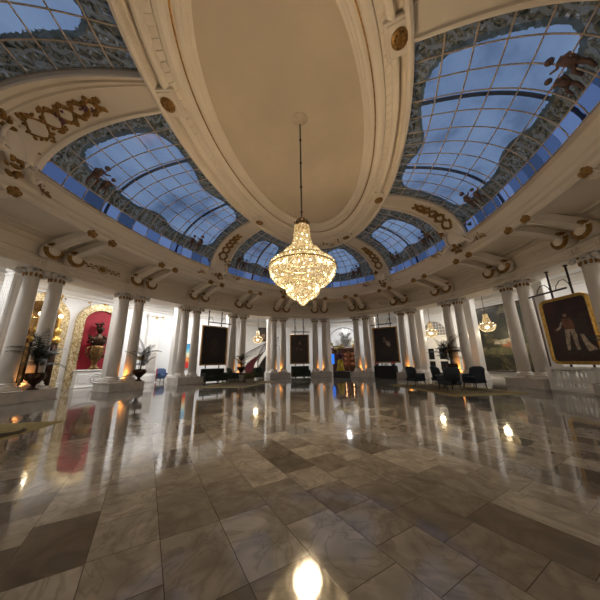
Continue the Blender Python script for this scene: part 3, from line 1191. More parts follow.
# ------------------------------------------------------------------ great crystal chandelier
CX, CY = -1.384, -0.429
ch = thing('chandelier', 'huge lit crystal chandelier hanging from the flat oval ceiling', 'chandelier', (CX, CY, 0))
m = MB()
m.tube([(0, 0, 6.70), (0, 0, Z3 - .02)], .028, 8)
for z in (7.0, 8.1, 9.2, 10.3):
    m.ell((0, 0, z), (.05, .05, .07))
m.build('suspension_rod', 'iron', ch)
m = MB()
m.lathe([(.02, Z3 - .30), (.10, Z3 - .24), (.13, Z3 - .12), (.28, Z3 - .06), (.32, Z3 - .02)], 20)
m.build('ceiling_rose', 'stucco_flat', ch)
m = MB()
m.lathe([(.22, 6.56), (.26, 6.50), (.28, 6.40), (.25, 6.38), (.23, 6.42), (.22, 6.56)], 20, caps=False)
for i in range(6):
    a = PI * i / 3
    m.tube([(0, 0, 6.80), (.12 * math.cos(a), .12 * math.sin(a), 6.70), (.24 * math.cos(a), .24 * math.sin(a), 6.50)], .02, 5)
for i in range(12):
    a = 2 * PI * i / 12
    m.ell((.26 * math.cos(a), .26 * math.sin(a), 6.50), (.04, .04, .08), 0, 6, 4)
m.build('crown', 'bronze_gold', ch)


def bead(m, c, r_, h_, ang):
    ca, sa = math.cos(ang), math.sin(ang)
    vs = [(c[0], c[1], c[2] - h_)]
    for k in range(4):
        b = ang + k * PI / 2
        vs.append((c[0] + r_ * math.cos(b), c[1] + r_ * math.sin(b), c[2]))
    vs.append((c[0], c[1], c[2] + h_))
    fs = [(0, 2, 1), (0, 3, 2), (0, 4, 3), (0, 1, 4), (5, 1, 2), (5, 2, 3), (5, 3, 4), (5, 4, 1)]
    m.add(vs, fs, 0, False)


def tier(name, prof_, step=.052, rb=.027, hb=.036, rj=.012):
    m = MB()
    L_ = [0]
    for (ra, za), (rb_, zb) in zip(prof_, prof_[1:]):
        L_.append(L_[-1] + math.hypot(rb_ - ra, zb - za))
    nrow = max(2, int(L_[-1] / step))
    for k in range(nrow + 1):
        s_ = L_[-1] * k / nrow
        for i in range(len(prof_) - 1):
            if s_ <= L_[i + 1] + 1e-9:
                f_ = (s_ - L_[i]) / (L_[i + 1] - L_[i])
                r_ = prof_[i][0] + f_ * (prof_[i + 1][0] - prof_[i][0])
                z = prof_[i][1] + f_ * (prof_[i + 1][1] - prof_[i][1])
                break
        nb = max(5, int(2 * PI * r_ / (step * 1.05)))
        for j in range(nb):
            a = 2 * PI * (j + .5 * (k % 2)) / nb
            rj_ = r_ + rnd.uniform(-rj, rj)
            bead(m, (rj_ * math.cos(a), rj_ * math.sin(a), z + rnd.uniform(-.01, .01)), rb, hb, a)
    o = m.build(name, 'crystal', ch)
    o['kind'] = 'stuff'
    return o


tier('neck_strands', [(.26, 6.42), (.27, 6.1), (.31, 5.85), (.38, 5.60), (.44, 5.50)])
tier('upper_tier', [(.44, 5.50), (.60, 5.42), (.66, 5.34), (.68, 5.22), (.72, 5.10)])
tier('rim_fringe', [(.70, 5.16), (.95, 5.06), (1.10, 4.93), (1.15, 4.85), (1.15, 4.72)])
tier('main_bowl', [(1.13, 4.80), (1.14, 4.66), (1.10, 4.50), (1.01, 4.36), (.88, 4.24), (.72, 4.14), (.58, 4.09)])
tier('lower_bowl', [(.54, 4.10), (.57, 3.98), (.54, 3.86), (.45, 3.76), (.32, 3.69), (.22, 3.67)])
tier('drop', [(.20, 3.68), (.19, 3.61), (.12, 3.52), (.04, 3.45)], .05, .026, .04)
m = MB()
for z, r_ in ((5.12, .74), (4.99, 1.04), (4.78, 1.17)):
    m.tube([(r_ * math.cos(i * PI / 24), r_ * math.sin(i * PI / 24), z) for i in range(49)], .026, 5)
m.tube([(.62 * math.cos(i * PI / 20), .62 * math.sin(i * PI / 20), 4.10) for i in range(41)], .014, 5)
m.build('brass_hoops', 'brass', ch)
m = MB()
m.ell((0, 0, 0), (.028, .028, .038), 0, 6, 5)
bulb0 = m.build('bulb', 'bulb', ch)
nb_ = 0
for (n_, r_, z) in ((4, .24, 6.0), (5, .34, 5.65), (7, .66, 5.25), (10, 1.10, 4.90), (12, 1.12, 4.60), (9, .96, 4.32), (7, .55, 3.92), (4, .30, 3.70)):
    for i in range(n_):
        a = 2 * PI * (i + rnd.uniform(-.25, .25)) / n_
        q = bulb0 if nb_ == 0 else bulb0.copy()
        if nb_:
            COL.objects.link(q)
            q.parent = ch
        q.location = ((r_ - .015) * math.cos(a), (r_ - .015) * math.sin(a), z + rnd.uniform(-.03, .03))
        nb_ += 1
for z, e, sz in ((4.95, .7, .5), (3.98, .3, .35)):
    light('chandelier_lamp', 'POINT', (0, 0, z), LIGHT_CHANDELIER * e, (1.0, .755, .47), ch, shadow_soft_size=sz)

# ------------------------------------------------------------------ small gallery pendants
def make_pendant():
    t = thing('pendant_chandelier', 'small pendant', 'chandelier', (0, 0, 0))
    m = MB()
    m.tube([(0, 0, 1.50), (0, 0, 3.18)], .022, 6)
    m.lathe([(.02, 3.10), (.09, 3.14), (.10, 3.2)], 12)
    m.build('suspension_rod', 'iron', t)
    m = MB()
    m.lathe([(.03, 1.52), (.16, 1.46), (.17, 1.40), (.05, 1.38)], 12)
    m.lathe([(.56, .52), (.60, .54), (.60, .58), (.56, .60)], 24)
    m.build('crown', 'bronze_gold', t)
    m = MB()
    prof_ = [(.15, 1.40), (.18, 1.1), (.26, .80), (.34, .62)]
    for k in range(12):
        z = 1.38 - .78 * k / 11
        r_ = .15 + .20 * (k / 11) ** 1.6
        for j in range(16):
            a = 2 * PI * (j + .5 * (k % 2)) / 16
            bead(m, (r_ * math.cos(a), r_ * math.sin(a), z), .035, .05, a)
    for k in range(8):
        s_ = k / 7
        r_ = .58 * math.cos(s_ * PI / 2 * .92)
        z = .52 - .50 * math.sin(s_ * PI / 2)
        nb = max(5, int(2 * PI * r_ / .10))
        for j in range(nb):
            a = 2 * PI * (j + .5 * (k % 2)) / nb
            bead(m, (r_ * math.cos(a), r_ * math.sin(a), z), .04, .055, a)
    m.build('crystal_strands', 'crystal', t)
    for i in range(6):
        a = i * PI / 3
        m = MB()
        m.ell((.42 * math.cos(a), .42 * math.sin(a), .62), (.05, .05, .07), 0, 8, 6)
        m.build('bulb', 'bulb_soft', t)
    m = MB()
    m.ell((0, 0, .35), (.18, .18, .14), 0, 8, 6)
    m.build('bulb', 'bulb_soft', t)
    return t


pend0 = make_pendant()
used = False
for (x, y, z, lab) in ((17.54, -9.20, 3.80, 'small lit crystal pendant before the arched white doorway'),
                       (13.78, -12.48, 3.78, 'small lit crystal pendant before the landscape painting'),
                       (17.56, 9.2, 3.76, 'small lit crystal pendant above the red carpeted staircase')):
    p_ = place(pend0, used, (x, y, z), 0, lab, 'gallery pendants')
    used = True
    light('pendant_lamp', 'POINT', (0, 0, -.15), 60, (1, .80, .50), p_, shadow_soft_size=.2)

# ------------------------------------------------------------------ gallery downlights
def make_down():
    t = thing('downlight', 'round recessed downlight', 'downlight', (0, 0, 0))
    m = MB()
    m.lathe([(.26, -.03), (.32, -.03), (.33, 0.0), (.26, 0.0)], 24)
    m.build('rim', 'white_trim', t)
    m = MB()
    m.lathe([(.0005, -.015), (.26, -.015), (.26, -.005), (.0005, -.005)], 24)
    m.build('lens', 'lens', t)
    return t


down0 = make_down()
used = False
dl = [(130, 1), (114.5, 1), (99.4, .9), (84.1, .9), (72, .7), (66, 1.0), (56, .8), (49.5, .8), (36, 1.2), (18.1, 1), (-1, 1.2), (-20.4, .9), (-38.3, .9), (-54.6, .8), (-70.2, .8), (-84.8, .8), (-100, 1), (-120, 1), (-145, 1), (160, 1), (-170, 1)]
for t, f in dl:
    side_ = LIGHT_GALLERY_LEFT if -15 < t <= 140 else LIGHT_GALLERY_RIGHT
    d_ = place(down0, used, pos(t, -5.2 if t == -1 else -2.15, 6.995), 0, 'round white downlight in the gallery ceiling beyond the colonnade', 'gallery downlights')
    used = True
    warm = (.98, .98, 1.0) if side_ == LIGHT_GALLERY_LEFT else (1.0, .87, .70)
    l = light('downlight_lamp', 'AREA', (0, 0, -.04), side_ * f, warm, d_, shape='DISK', size=.48)


# ------------------------------------------------------------------ portraits hung between the columns
def portrait(name, label, t, w, z0, z1, fw_, canvas, frame_mat, figure, o=0.0, round_c=0.0, rail_sp=1.2, foot=0.0, rail_label='', tilt=0.0):
    a = yaw_in(t)
    g = thing(name, label, 'painting', pos(t, o, (z0 + z1) / 2), a)
    g.rotation_euler = (tilt, 0, a)
    h = z1 - z0

    def outline(ww, hh, rr_):
        if rr_ <= 0:
            return [(-ww / 2, -hh / 2), (ww / 2, -hh / 2), (ww / 2, hh / 2), (-ww / 2, hh / 2)]
        P = []
        for cx, cz, a0 in ((1, -1, -90), (1, 1, 0), (-1, 1, 90), (-1, -1, 180)):
            for k in range(7):
                an = R(a0 + 90 * k / 6)
                P.append((cx * (ww / 2 - rr_) + rr_ * math.cos(an), cz * (hh / 2 - rr_) + rr_ * math.sin(an)))
        return P
    prof_ = [(0, .05), (0, -.05), (fw_ * .15, -.09), (fw_ * .3, -.10), (fw_ * .45, -.06), (fw_ * .8, -.045), (fw_, -.03), (fw_, .02)]
    m = MB()
    n_ = len(outline(w, h, round_c))
    rows_ = []
    for ins, y in prof_:
        rows_.append([(p[0], y, p[1]) for p in outline(w - 2 * ins, h - 2 * ins, max(round_c - ins, .02) if round_c else 0)])
    vs = [q for r_ in rows_ for q in r_]
    fs = []
    for k in range(len(rows_) - 1):
        for i in range(n_):
            j = (i + 1) % n_
            fs.append((k * n_ + i, k * n_ + j, (k + 1) * n_ + j, (k + 1) * n_ + i))
    m.add(vs, fs, 0, False)
    m.build('frame', frame_mat, g)
    m = MB()
    m.prism(outline(w - 2 * fw_ + .02, h - 2 * fw_ + .02, max(round_c - fw_, .02) if round_c else 0), -.015, .04)
    mats = [canvas]
    kk_ = 0
    for matk, shapes in figure:
        if matk not in mats:
            mats.append(matk)
        for poly in shapes:
            m.prism(poly, -.018 - .002 * kk_, -.010, mats.index(matk))
            kk_ += 1
    m.build('canvas', mats, g)
    # rails and picture lamp
    rl = thing('picture_rail_stand', rail_label, 'picture stand', pos(t, o - .14, 0), a)
    for sx in (-1, 1):
        m = MB()
        m.box((sx * rail_sp / 2, 0, (6.3 + foot) / 2), (.085, .06, 6.3 - foot), bev=.01)
        m.box((sx * rail_sp / 2, 0, 6.26), (.16, .14, .06), bev=.01)
        if foot == 0:
            m.box((sx * rail_sp / 2, -.0, .03), (.22, .30, .06), bev=.02)
        m.build('rail', 'iron', rl)
    m = MB()
    m.box((0, -.03, z1 - .25), (rail_sp, .04, .06))
    m.box((0, -.03, z0 + .25), (rail_sp, .04, .06))
    m.build('cross_bar', 'iron', rl)
    for sx in (-1, 1):
        m = MB()
        x = sx * rail_sp / 2
        m.tube([(x, -.02, z1 + .35), (x, -.10, z1 + .62), (x, -.30, z1 + .80), (x, -.55, z1 + .72), (x, -.78, z1 + .45), (x, -.85, z1 + .22)], .022, 6)
        m.build('gooseneck', 'iron', rl)
    m = MB()
    m.tube([(-rail_sp * .5 - .5, -.86, z1 + .20), (rail_sp * .5 + .5, -.86, z1 + .20)], .045, 8)
    m.build('lamp_bar', 'iron', rl)
    return g


def oval(cx, cz, rx, rz, n=14, rot=0.0, jag=0.0, seed=1):
    rg = random.Random(seed)
    P = []
    for i in range(n):
        a = 2 * PI * i / n
        k = 1 + rg.uniform(-jag, jag)
        x, z = rx * k * math.cos(a), rz * k * math.sin(a)
        P.append((cx + x * math.cos(rot) - z * math.sin(rot), cz + x * math.sin(rot) + z * math.cos(rot)))
    return P


portrait('portrait', 'nearly black portrait in a thin gilt frame above the green settee', 52.6, 2.56, 1.39, 4.90, .13, 'canvas_dark', 'frame_gilt',
         [('paint_dim', [oval(0, .55, .14, .18), oval(.02, .15, .38, .42, jag=.15), oval(.05, -.55, .5, .45, jag=.2)])], rail_sp=1.3,
         rail_label='dark bronze rails with picture lamp behind the portrait above the green settee')
portrait('portrait', 'small brown portrait of a seated figure between staircase and statue', 18.1, 2.12, 1.36, 4.52, .13, 'canvas_brown', 'frame_gilt',
         [('paint_dim', [oval(.02, -.25, .5, .7, jag=.2), oval(-.35, -.7, .4, .4, jag=.2)]), ('paint_flesh', [oval(0, .62, .10, .14), oval(-.28, .02, .10, .07), oval(.18, -.1, .09, .06)])], rail_sp=.94,
         rail_label='dark bronze rails with picture lamp behind the small brown portrait')
portrait('portrait', 'dark portrait with a pale upper figure between statue and arched doorway', -20.8, 2.58, 1.37, 4.90, .14, 'canvas_dark', 'frame_gilt',
         [('paint_dim', [oval(.1, .25, .42, .5, jag=.2), oval(.2, -.6, .5, .45, jag=.2)]), ('paint_flesh', [oval(-.08, .62, .10, .13), oval(.15, .28, .34, .12, rot=-.3, jag=.2)]), ('paint_ivory', [oval(.30, .05, .20, .26, rot=.4, jag=.2)])], rail_sp=1.22,
         rail_label='dark bronze rails with picture lamp behind the portrait with pale figure')
portrait('portrait', 'large portrait of a standing figure in a bright gilt round cornered frame', -70.6, 2.40, 1.28, 4.72, .16, 'canvas_red', 'gold_bright',
         [('paint_dim', [[(-.55, -1.2), (.85, -1.25), (.95, -.4), (.6, .35), (.25, .62), (-.25, .60), (-.48, .2), (-.40, -.3)], oval(.72, .1, .22, .8, jag=.2)]),
          ('paint_rose', [[(-.22, .58), (.16, .58), (.30, .25), (.24, -.02), (-.20, .02), (-.26, .3)]]),
          ('paint_ivory', [[(-.20, .04), (.02, .02), (-.02, -.30), (-.10, -.62), (-.16, -1.0), (-.30, -1.02), (-.28, -.62), (-.24, -.3)], [(.0, .02), (.24, .0), (.30, -.32), (.26, -.64), (.28, -1.0), (.14, -1.02), (.10, -.62), (.06, -.3)],
                           [(-.30, .42), (-.22, .40), (-.36, .12), (-.56, -.02), (-.62, .08), (-.44, .18)], [(.42, -.25), (.58, -.30), (.78, -.75), (1.0, -1.05), (.62, -1.1), (.50, -.7)]]),
          ('paint_flesh', [oval(-.03, .76, .085, .115), oval(-.60, .03, .06, .05)]), ('paint_tree', [oval(-.03, .85, .10, .05)])], round_c=.34, rail_sp=1.0, foot=0.0,
         rail_label='dark bronze rails with picture lamp behind the round cornered portrait')

# wide landscape on the gallery wall
tL = -48.6
g = thing('landscape_painting', 'wide dark green landscape painting on the gallery wall behind the navy armchairs', 'painting', pos(tL, -4.72, 3.35), yaw_in(tL))
m = MB()
LW, LH = 5.0, 5.45
m.box((0, .02, 0), (LW, .05, LH))
mats = ['canvas_land', 'paint_sky', 'paint_tree', 'paint_green', 'paint_rose']
Y0, Y1 = -.03, .0
for k, (mi, poly) in enumerate(((1, oval(-1.2, 1.1, 1.0, .55, jag=.2, seed=2)), (3, oval(.2, -1.1, 2.2, .35, 20, 0, .2, 3)), (2, oval(-1.0, 1.55, .9, .9, 18, 0, .3, 4)), (2, oval(1.0, .6, 1.3, 1.5, 22, 0, .3, 5)),
                                (2, oval(-.1, .2, .9, .55, 16, 0, .3, 6)), (1, oval(-.2, -.35, .9, .22, 12, .1, .25, 7)), (2, oval(-2.0, .4, .4, 1.2, 14, 0, .3, 8)), (4, oval(.2, -.62, .5, .22, 12, .2, .3, 9)), (2, oval(-1.4, -2.0, .9, .5, 14, 0, .3, 10)))):
    m.prism(poly, -.008 - .0015 * k, .0, mi)
m.build('canvas', mats, g)
m = MB()
for c, d in (((0, -.01, LH / 2), (LW + .12, .10, .10)), ((0, -.01, -LH / 2), (LW + .12, .10, .10)), ((-LW / 2, -.01, 0), (.10, .10, LH)), ((LW / 2, -.01, 0), (.10, .10, LH))):
    m.box(c, d, bev=.02)
m.build('frame', 'wood_dark', g)

# ------------------------------------------------------------------ settees and draped table under the portraits
def make_settee(w, matn, back_h):
    t = thing('settee', 'settee', 'settee')
    m = MB()
    m.box((0, 0, .27), (w, .92, .34), bev=.04)
    m.build('base', matn, t)
    n_ = 3
    for i in range(n_):
        m = MB()
        m.box(((i - 1) * (w - .3) / n_, -.06, .51), ((w - .34) / n_, .78, .16), bev=.05)
        m.build('seat_cushion', matn, t)
    m = MB()
    m.box((0, .38, (.44 + back_h) / 2), (w, .20, back_h - .44), bev=.06)
    m.build('backrest', matn, t)
    for s in (-1, 1):
        m = MB()
        m.box((s * (w / 2 - .09), -.04, .58), (.18, .86, .36), bev=.06)
        m.build('armrest', matn, t)
    for sx in (-1, 1):
        for sy in (-1, 1):
            m = MB()
            m.lathe([(.03, 0), (.045, .06), (.05, .11)], 10, c=(sx * (w / 2 - .1), sy * .36, 0))
            m.build('leg', 'wood_dark', t)
    return t


s_ = make_settee(2.2, 'green_velvet', 1.12)
s_.location = pos(52.9, .56, 0)
s_.rotation_euler = (0, 0, yaw_in(52.9))
s_['label'] = 'long dark green velvet settee under the nearly black portrait'
s_ = make_settee(1.95, 'green_velvet', 1.15)
s_.location = pos(18.1, .50, 0)
s_.rotation_euler = (0, 0, yaw_in(18.1))
s_['label'] = 'short dark green settee under the small brown portrait'

tP = -20.8
t = thing('draped_table', 'table in a black cloth under the portrait with pale figure', 'table', pos(tP, .52, 0), yaw_in(tP))
m = MB()
m.box((0, 0, 1.08), (2.0, .60, .06), bev=.01)
m.build('tabletop', 'wood_dark', t)
m = MB()
n_ = 60
P = []
for i in range(n_):
    a = 2 * PI * i / n_
    cx = max(-1, min(1, 1.35 * math.cos(a))) * 1.02
    cy = max(-1, min(1, 1.35 * math.sin(a))) * .33
    wv = .03 * math.sin(i * 2.1)
    P.append([(cx, cy, 1.12), (cx * 1.01, cy * 1.03, 1.08), (cx * (1.01 + wv * .5), cy * (1.04 + wv), .55), (cx * (1.02 + wv), cy * (1.06 + 2 * wv), .02)])
m.grid(P, closed=True)
m.add([P[i][0] for i in range(n_)], [tuple(range(n_))])
m.build('tablecloth', 'black_fabric', t)
for sx, lab in ((-.95, 'left'), (.85, 'right')):
    q = thing('potted_flowers', lab + ' bowl of red flowers on the black draped table', 'flowers', local(tP, sx * .9, -.52, 1.12), yaw_in(tP), 'red flowers on the draped table')
    m = MB()
    m.lathe([(.10, 0), (.16, .04), (.19, .12), (.20, .15)], 14)
    m.build('bowl', 'bronze', q)
    m = MB()
    rg = random.Random(3)
    for i in range(16):
        a, r_ = rg.uniform(0, 6.28), rg.uniform(0, .22)
        m.ell((r_ * math.cos(a), r_ * math.sin(a), .2 + rg.uniform(0, .14)), (.07, .07, .05), 0, 6, 4)
    o = m.build('blossoms', 'red', q)
q = thing('bowl', 'white oval bowl in the middle of the black draped table', 'bowl', local(tP, .05, -.55, 1.12), yaw_in(tP))
m = MB()
m.lathe([(.08, 0), (.10, .03), (.24, .12), (.30, .22), (.28, .22), (.2, .12), (.02, .06)], 18, sy=.7)
m.build('body', 'white', q)

# ------------------------------------------------------------------ colourful statue on its black plinth, cabinet behind
tS = -1.1
pl = thing('statue_plinth', 'low black plinth under the colourful statue', 'plinth', pos(tS, .30, 0), yaw_in(tS))
m = MB()
m.box((0, .1, .30), (1.74, 1.3, .52), bev=.05)
m.build('block', 'black', pl)
m = MB()
m.box((0, .1, .03), (1.80, 1.36, .06), bev=.02)
m.build('foot', 'black', pl)
st = thing('statue', 'statue of a figure in yellow flared trousers with a dark blue torso', 'statue', pos(tS, .30, .56) , yaw_in(tS))


def skin_mesh(name, verts, edges, radii, mat, parent, sub=2):
    me = bpy.data.meshes.new(name)
    me.from_pydata(verts, edges, [])
    o = bpy.data.objects.new(name, me)
    COL.objects.link(o)
    o.parent = parent
    md = o.modifiers.new('skin', 'SKIN')
    for v, r_ in zip(me.skin_vertices[0].data, radii):
        v.radius = (r_, r_)
    me.skin_vertices[0].data[0].use_root = True
    sd = o.modifiers.new('sub', 'SUBSURF')
    sd.levels = sd.render_levels = sub
    me.materials.append(M[mat])
    for p_ in me.polygons:
        p_.use_smooth = True
    return o


# body: pelvis, spine, neck, head, arms raised to a horn, legs
V = [(-.15, 0, 1.12), (-.16, 0, 1.36), (-.17, -.02, 1.62), (-.17, -.02, 1.80), (-.17, -.03, 1.90), (-.18, -.06, 2.08), (-.19, -.06, 2.20),
     (-.38, -.02, 1.70), (-.52, -.12, 1.42), (-.36, -.34, 1.66), (.04, -.02, 1.70), (.20, -.14, 1.46), (-.02, -.34, 1.72),
     (-.26, 0, 1.00), (-.28, -.02, .56), (-.36, 0, .10), (-.37, -.14, .05), (-.03, 0, 1.00), (.02, -.02, .56), (.08, 0, .10), (.10, -.14, .05)]
Ed = [(0, 1), (1, 2), (2, 3), (3, 4), (4, 5), (5, 6), (3, 7), (7, 8), (8, 9), (3, 10), (10, 11), (11, 12), (0, 13), (13, 14), (14, 15), (15, 16), (0, 17), (17, 18), (18, 19), (19, 20)]
Rd = [.19, .18, .22, .20, .085, .14, .10, .10, .075, .055, .10, .075, .055, .14, .10, .07, .05, .14, .10, .07, .05]
skin_mesh('body', V, Ed, Rd, 'sculpt_blue', st)
m = MB()
for x0, x1, x2 in ((-.26, -.28, -.36), (-.03, .02, .08)):
    m.lathe([(.17, 0), (.155, -.25), (.14, -.50), (.17, -.70), (.25, -.98), (.235, -.98)], 16, c=(0, 0, 0), X=Matrix(((1, 0, (x2 - x0) / -1.0, x0), (0, 1, 0, -.01), (0, 0, 1, 1.06), (0, 0, 0, 1))))
m.lathe([(.235, 1.0), (.25, 1.10), (.22, 1.24)], 16, c=(-.15, 0, 0), sy=.8)
m.build('trousers', 'yellow', st)
m = MB()
m.ell((-.18, -.05, 2.24), (.17, .17, .13), 0, 10, 6)
m.build('cap', 'sculpt_dark', st)
m = MB()
m.tube([(-.10, -.34, 1.98), (-.45, -.44, 2.22), (-.72, -.46, 2.44), (-.86, -.46, 2.66)], .045, 8)
m.tube([(-.86, -.46, 2.60), (-.90, -.46, 2.78), (-.92, -.46, 2.90)], .06, 10, r2=.15)
m.tube([(-.80, -.45, 2.52), (-.35, -.45, 2.56), (.05, -.44, 2.50), (.30, -.44, 2.62), (.15, -.44, 2.80), (.0, -.44, 2.68)], .085, 8)
m.tube([(-.50, -.44, 2.30), (-.1, -.44, 2.40), (.40, -.44, 2.42), (.75, -.44, 2.55)], .075, 8, r2=.03)
m.build('horn', 'yellow', st)

cb = thing('bar_cabinet', 'tall mahogany bar cabinet with lit shelves behind the statue', 'cabinet', pos(-.4, -6.6, 0), yaw_in(-.4))
m = MB()
m.box((0, .28, 1.62), (3.2, .06, 3.2))
m.build('back_panel', 'wood_red', cb)
for x in (-1.55, -.55, .55, 1.55):
    m = MB()
    m.box((x, 0, 1.6), (.14, .56, 3.2), bev=.02)
    m.build('post', 'wood_red', cb)
for z in (.15, .85, 1.45, 2.05, 2.65):
    m = MB()
    m.box((0, 0, z), (3.0, .50, .06))
    m.build('shelf', 'wood_red', cb)
m = MB()
m.box((0, 0, 3.26), (3.4, .70, .14), bev=.03)
m.box((0, 0, 3.15), (3.2, .60, .10), bev=.02)
m.build('cornice', 'wood_red', cb)
for i, (x, z) in enumerate(((.1, 2.55), (.1, 1.95), (1.05, 2.55), (1.05, 1.95), (1.05, 1.35), (.1, 1.35))):
    light('shelf_lamp', 'POINT', (x, -.05, z), 2, (1, .55, .25), cb, shadow_soft_size=.05)
rg = random.Random(11)
for j, z in enumerate((.88, 1.48, 2.08)):
    for i in range(6):
        x = -.38 + i * .15 if i < 6 else 0
        q = thing('bottle', 'small amber bottle on a lit shelf of the mahogany cabinet', 'bottle', pos(-.4, -6.6, 0), yaw_in(-.4), 'bottles on the cabinet shelves')
        q.location = Vector(pos(-.4, -6.6, z)) + Matrix.Rotation(yaw_in(-.4), 3, 'Z') @ Vector((x + .95, -.05, 0))
        m = MB()
        hh = rg.uniform(.26, .40)
        m.lathe([(.04, 0), (.042, hh * .6), (.015, hh * .75), (.015, hh)], 8)
        m.build('body', 'bronze_gold', q)
v = thing('vase', 'huge pale grey urn of dried grasses on top of the mahogany cabinet', 'vase', pos(-1.0, -6.6, 3.33), yaw_in(-1.0))
m = MB()
m.lathe([(.30, 0), (.32, .06), (.18, .14), (.16, .24), (.34, .45), (.48, .85), (.52, 1.05), (.60, 1.12), (.50, 1.12)], 24, lobes=12, lob=.03)
m.build('urn', 'silver', v)
m = MB()
rg = random.Random(4)
for i in range(46):
    a, sp_ = rg.uniform(0, 6.28), rg.uniform(.1, .95)
    hh = rg.uniform(.9, 1.5) * (1.15 - .3 * sp_)
    p0, p1, p2 = (.25 * sp_ * math.cos(a), .2 * sp_ * math.sin(a), 1.0), (.6 * sp_ * math.cos(a), .4 * sp_ * math.sin(a), 1.0 + hh * .6), (1.05 * sp_ * math.cos(a), .6 * sp_ * math.sin(a), 1.0 + hh)
    m.tube([p0, p1, p2], .035, 5, r2=.075)
m.build('dried_grasses', 'grey_feather', v)
v = thing('flower_arrangement', 'ivory flower arrangement on the cabinet beside the grey urn', 'flowers', Vector(pos(-.4, -6.6, 3.33)) + Matrix.Rotation(yaw_in(-.4), 3, 'Z') @ Vector((1.25, 0, 0)), yaw_in(-.4))
m = MB()
m.lathe([(.12, 0), (.2, .1), (.24, .3), (.22, .3)], 14)
m.build('bowl', 'gold_bright', v)
m = MB()
for i in range(40):
    a, r_ = rg.uniform(0, 6.28), rg.uniform(0, .34)
    m.ell((r_ * math.cos(a), r_ * math.sin(a), .34 + rg.uniform(0, .8) * (1 - r_ * 1.8)), (.09, .09, .08), 0, 6, 4)
m.build('blossoms', 'flower_white', v)
# lunette arch moulding on the far wall
m = MB()
a_ = yaw_in(-.3)
pts = [(2.1 * math.cos(PI * i / 24), 0, 4.2 + 2.0 * math.sin(PI * i / 24)) for i in range(25)]
m.tube(pts, .06, 6)
o = struct(m.build('trim_lunette', 'grey_panel', None, pos(-.3, -7.95, 0), a_))
tag_ = thing('light_panel', 'small upright blue lit panel beside the mahogany cabinet', 'screen', pos(3.6, -3.0, 0), yaw_in(3.6))
m = MB()
m.box((0, 0, 1.87), (.55, .08, 1.15), bev=.01)
m.build('screen', 'screen_blue', tag_)
m = MB()
m.box((0, .06, .95), (.10, .05, 1.9))
m.box((0, .06, .02), (.55, .40, .04), bev=.01)
m.build('stand', 'white_trim', tag_)

# ------------------------------------------------------------------ curved staircase with red carpet
sc_ = thing('staircase', 'curved white staircase with a dark red carpet and iron railing', 'staircase', (20.05, 9.0, 0), 0)
RC = 2.1
ns = 20
z_rise = .19


def stp(a, r_, z):
    return (r_ * math.cos(a), r_ * math.sin(a), z)


mw, mc, mst = MB(), MB(), MB()
for i in range(ns):
    a0 = R(140 - 150 * i / ns)
    a1 = R(140 - 150 * (i + 1.0) / ns)
    z = z_rise * (i + 1)
    for r0_, r1_, mm, zz, zlow in ((RC - 1.0, RC + 1.0, mw, z, max(0, z - .5)), (RC - .55, RC + .55, mc, z + .012, z - z_rise)):
        P = [stp(a0 + .012 * (mm is mc), r0_, zlow), stp(a0 + .012 * (mm is mc), r1_, zlow), stp(a1, r1_, zlow), stp(a1, r0_, zlow), stp(a0 + .012 * (mm is mc), r0_, zz), stp(a0 + .012 * (mm is mc), r1_, zz), stp(a1, r1_, zz), stp(a1, r0_, zz)]
        mm.add(P, [(0, 1, 2, 3), (4, 7, 6, 5), (0, 4, 5, 1), (1, 5, 6, 2), (2, 6, 7, 3), (3, 7, 4, 0)], 0, False)
mw.build('steps', 'white_trim', sc_)
mc.build('carpet', 'red_carpet', sc_)
for r_, nm in ((RC + 1.0, 'outer'), (RC - 1.0, 'inner')):
    m = MB()
    P = []
    for i in range(41):
        f = i / 40
        a = R(140 - 150 * f)
        z = z_rise * ns * f
        P.append([stp(a, r_ - .05, max(0, z - .35)), stp(a, r_ - .05, z + .28), stp(a, r_ + .05, z + .28), stp(a, r_ + .05, max(0, z - .35))])
    m.grid(P, smooth=False)
    m.build('stringer', 'white_trim', sc_)
    m = MB()
    hr = []
    for i in range(41):
        f = i / 40
        a = R(140 - 150 * f)
        z = z_rise * ns * f
        hr.append(stp(a, r_, z + 1.15))
        if i % 1 == 0:
            m.tube([stp(a, r_, z + .26), stp(a, r_, z + 1.15)], .014, 5)
    m.tube([(p[0], p[1], p[2] - .2) for p in hr], .014, 5)
    m.build('balusters', 'iron', sc_)
    m = MB()
    m.tube(hr, .04, 8)
    m.build('handrail', 'wood_dark', sc_)
q = thing('framed_picture', 'small dark framed picture on the wall above the staircase', 'painting', pos(27.3, -7.86, 5.3), yaw_in(27.3))
m = MB()
m.box((0, .03, 0), (1.15, .06, 1.9), bev=.02)
m.build('frame', 'wood_dark', q)
m = MB()
m.box((0, -.01, 0), (.95, .04, 1.7))
m.prism(oval(.1, -.25, .3, .35, jag=.2), -.035, -.01, 1)
m.prism(oval(-.15, .4, .22, .2, jag=.2), -.035, -.01, 2)
m.build('canvas', ['canvas_brown', 'paint_flesh', 'paint_green'], q)
q = thing('doorway', 'dark open archway beneath the staircase landing', 'doorway', pos(27.0, -7.88, 0), yaw_in(27.0))
m = MB()
m.prism([(-.8, 0), (.8, 0), (.8, 2.0)] + [(.8 * math.cos(PI * i / 10), 2.0 + .55 * math.sin(PI * i / 10)) for i in range(1, 10)] + [(-.8, 2.0)], -.03, .03)
m.build('opening', 'wood_dark', q)
m = MB()
m.tube([(-.85, -.03, 0), (-.85, -.03, 2.0)] + [(.85 * math.cos(PI - PI * i / 10), -.03, 2.0 + .6 * math.sin(PI * i / 10)) for i in range(1, 10)] + [(.85, -.03, 2.0), (.85, -.03, 0)], .06, 6)
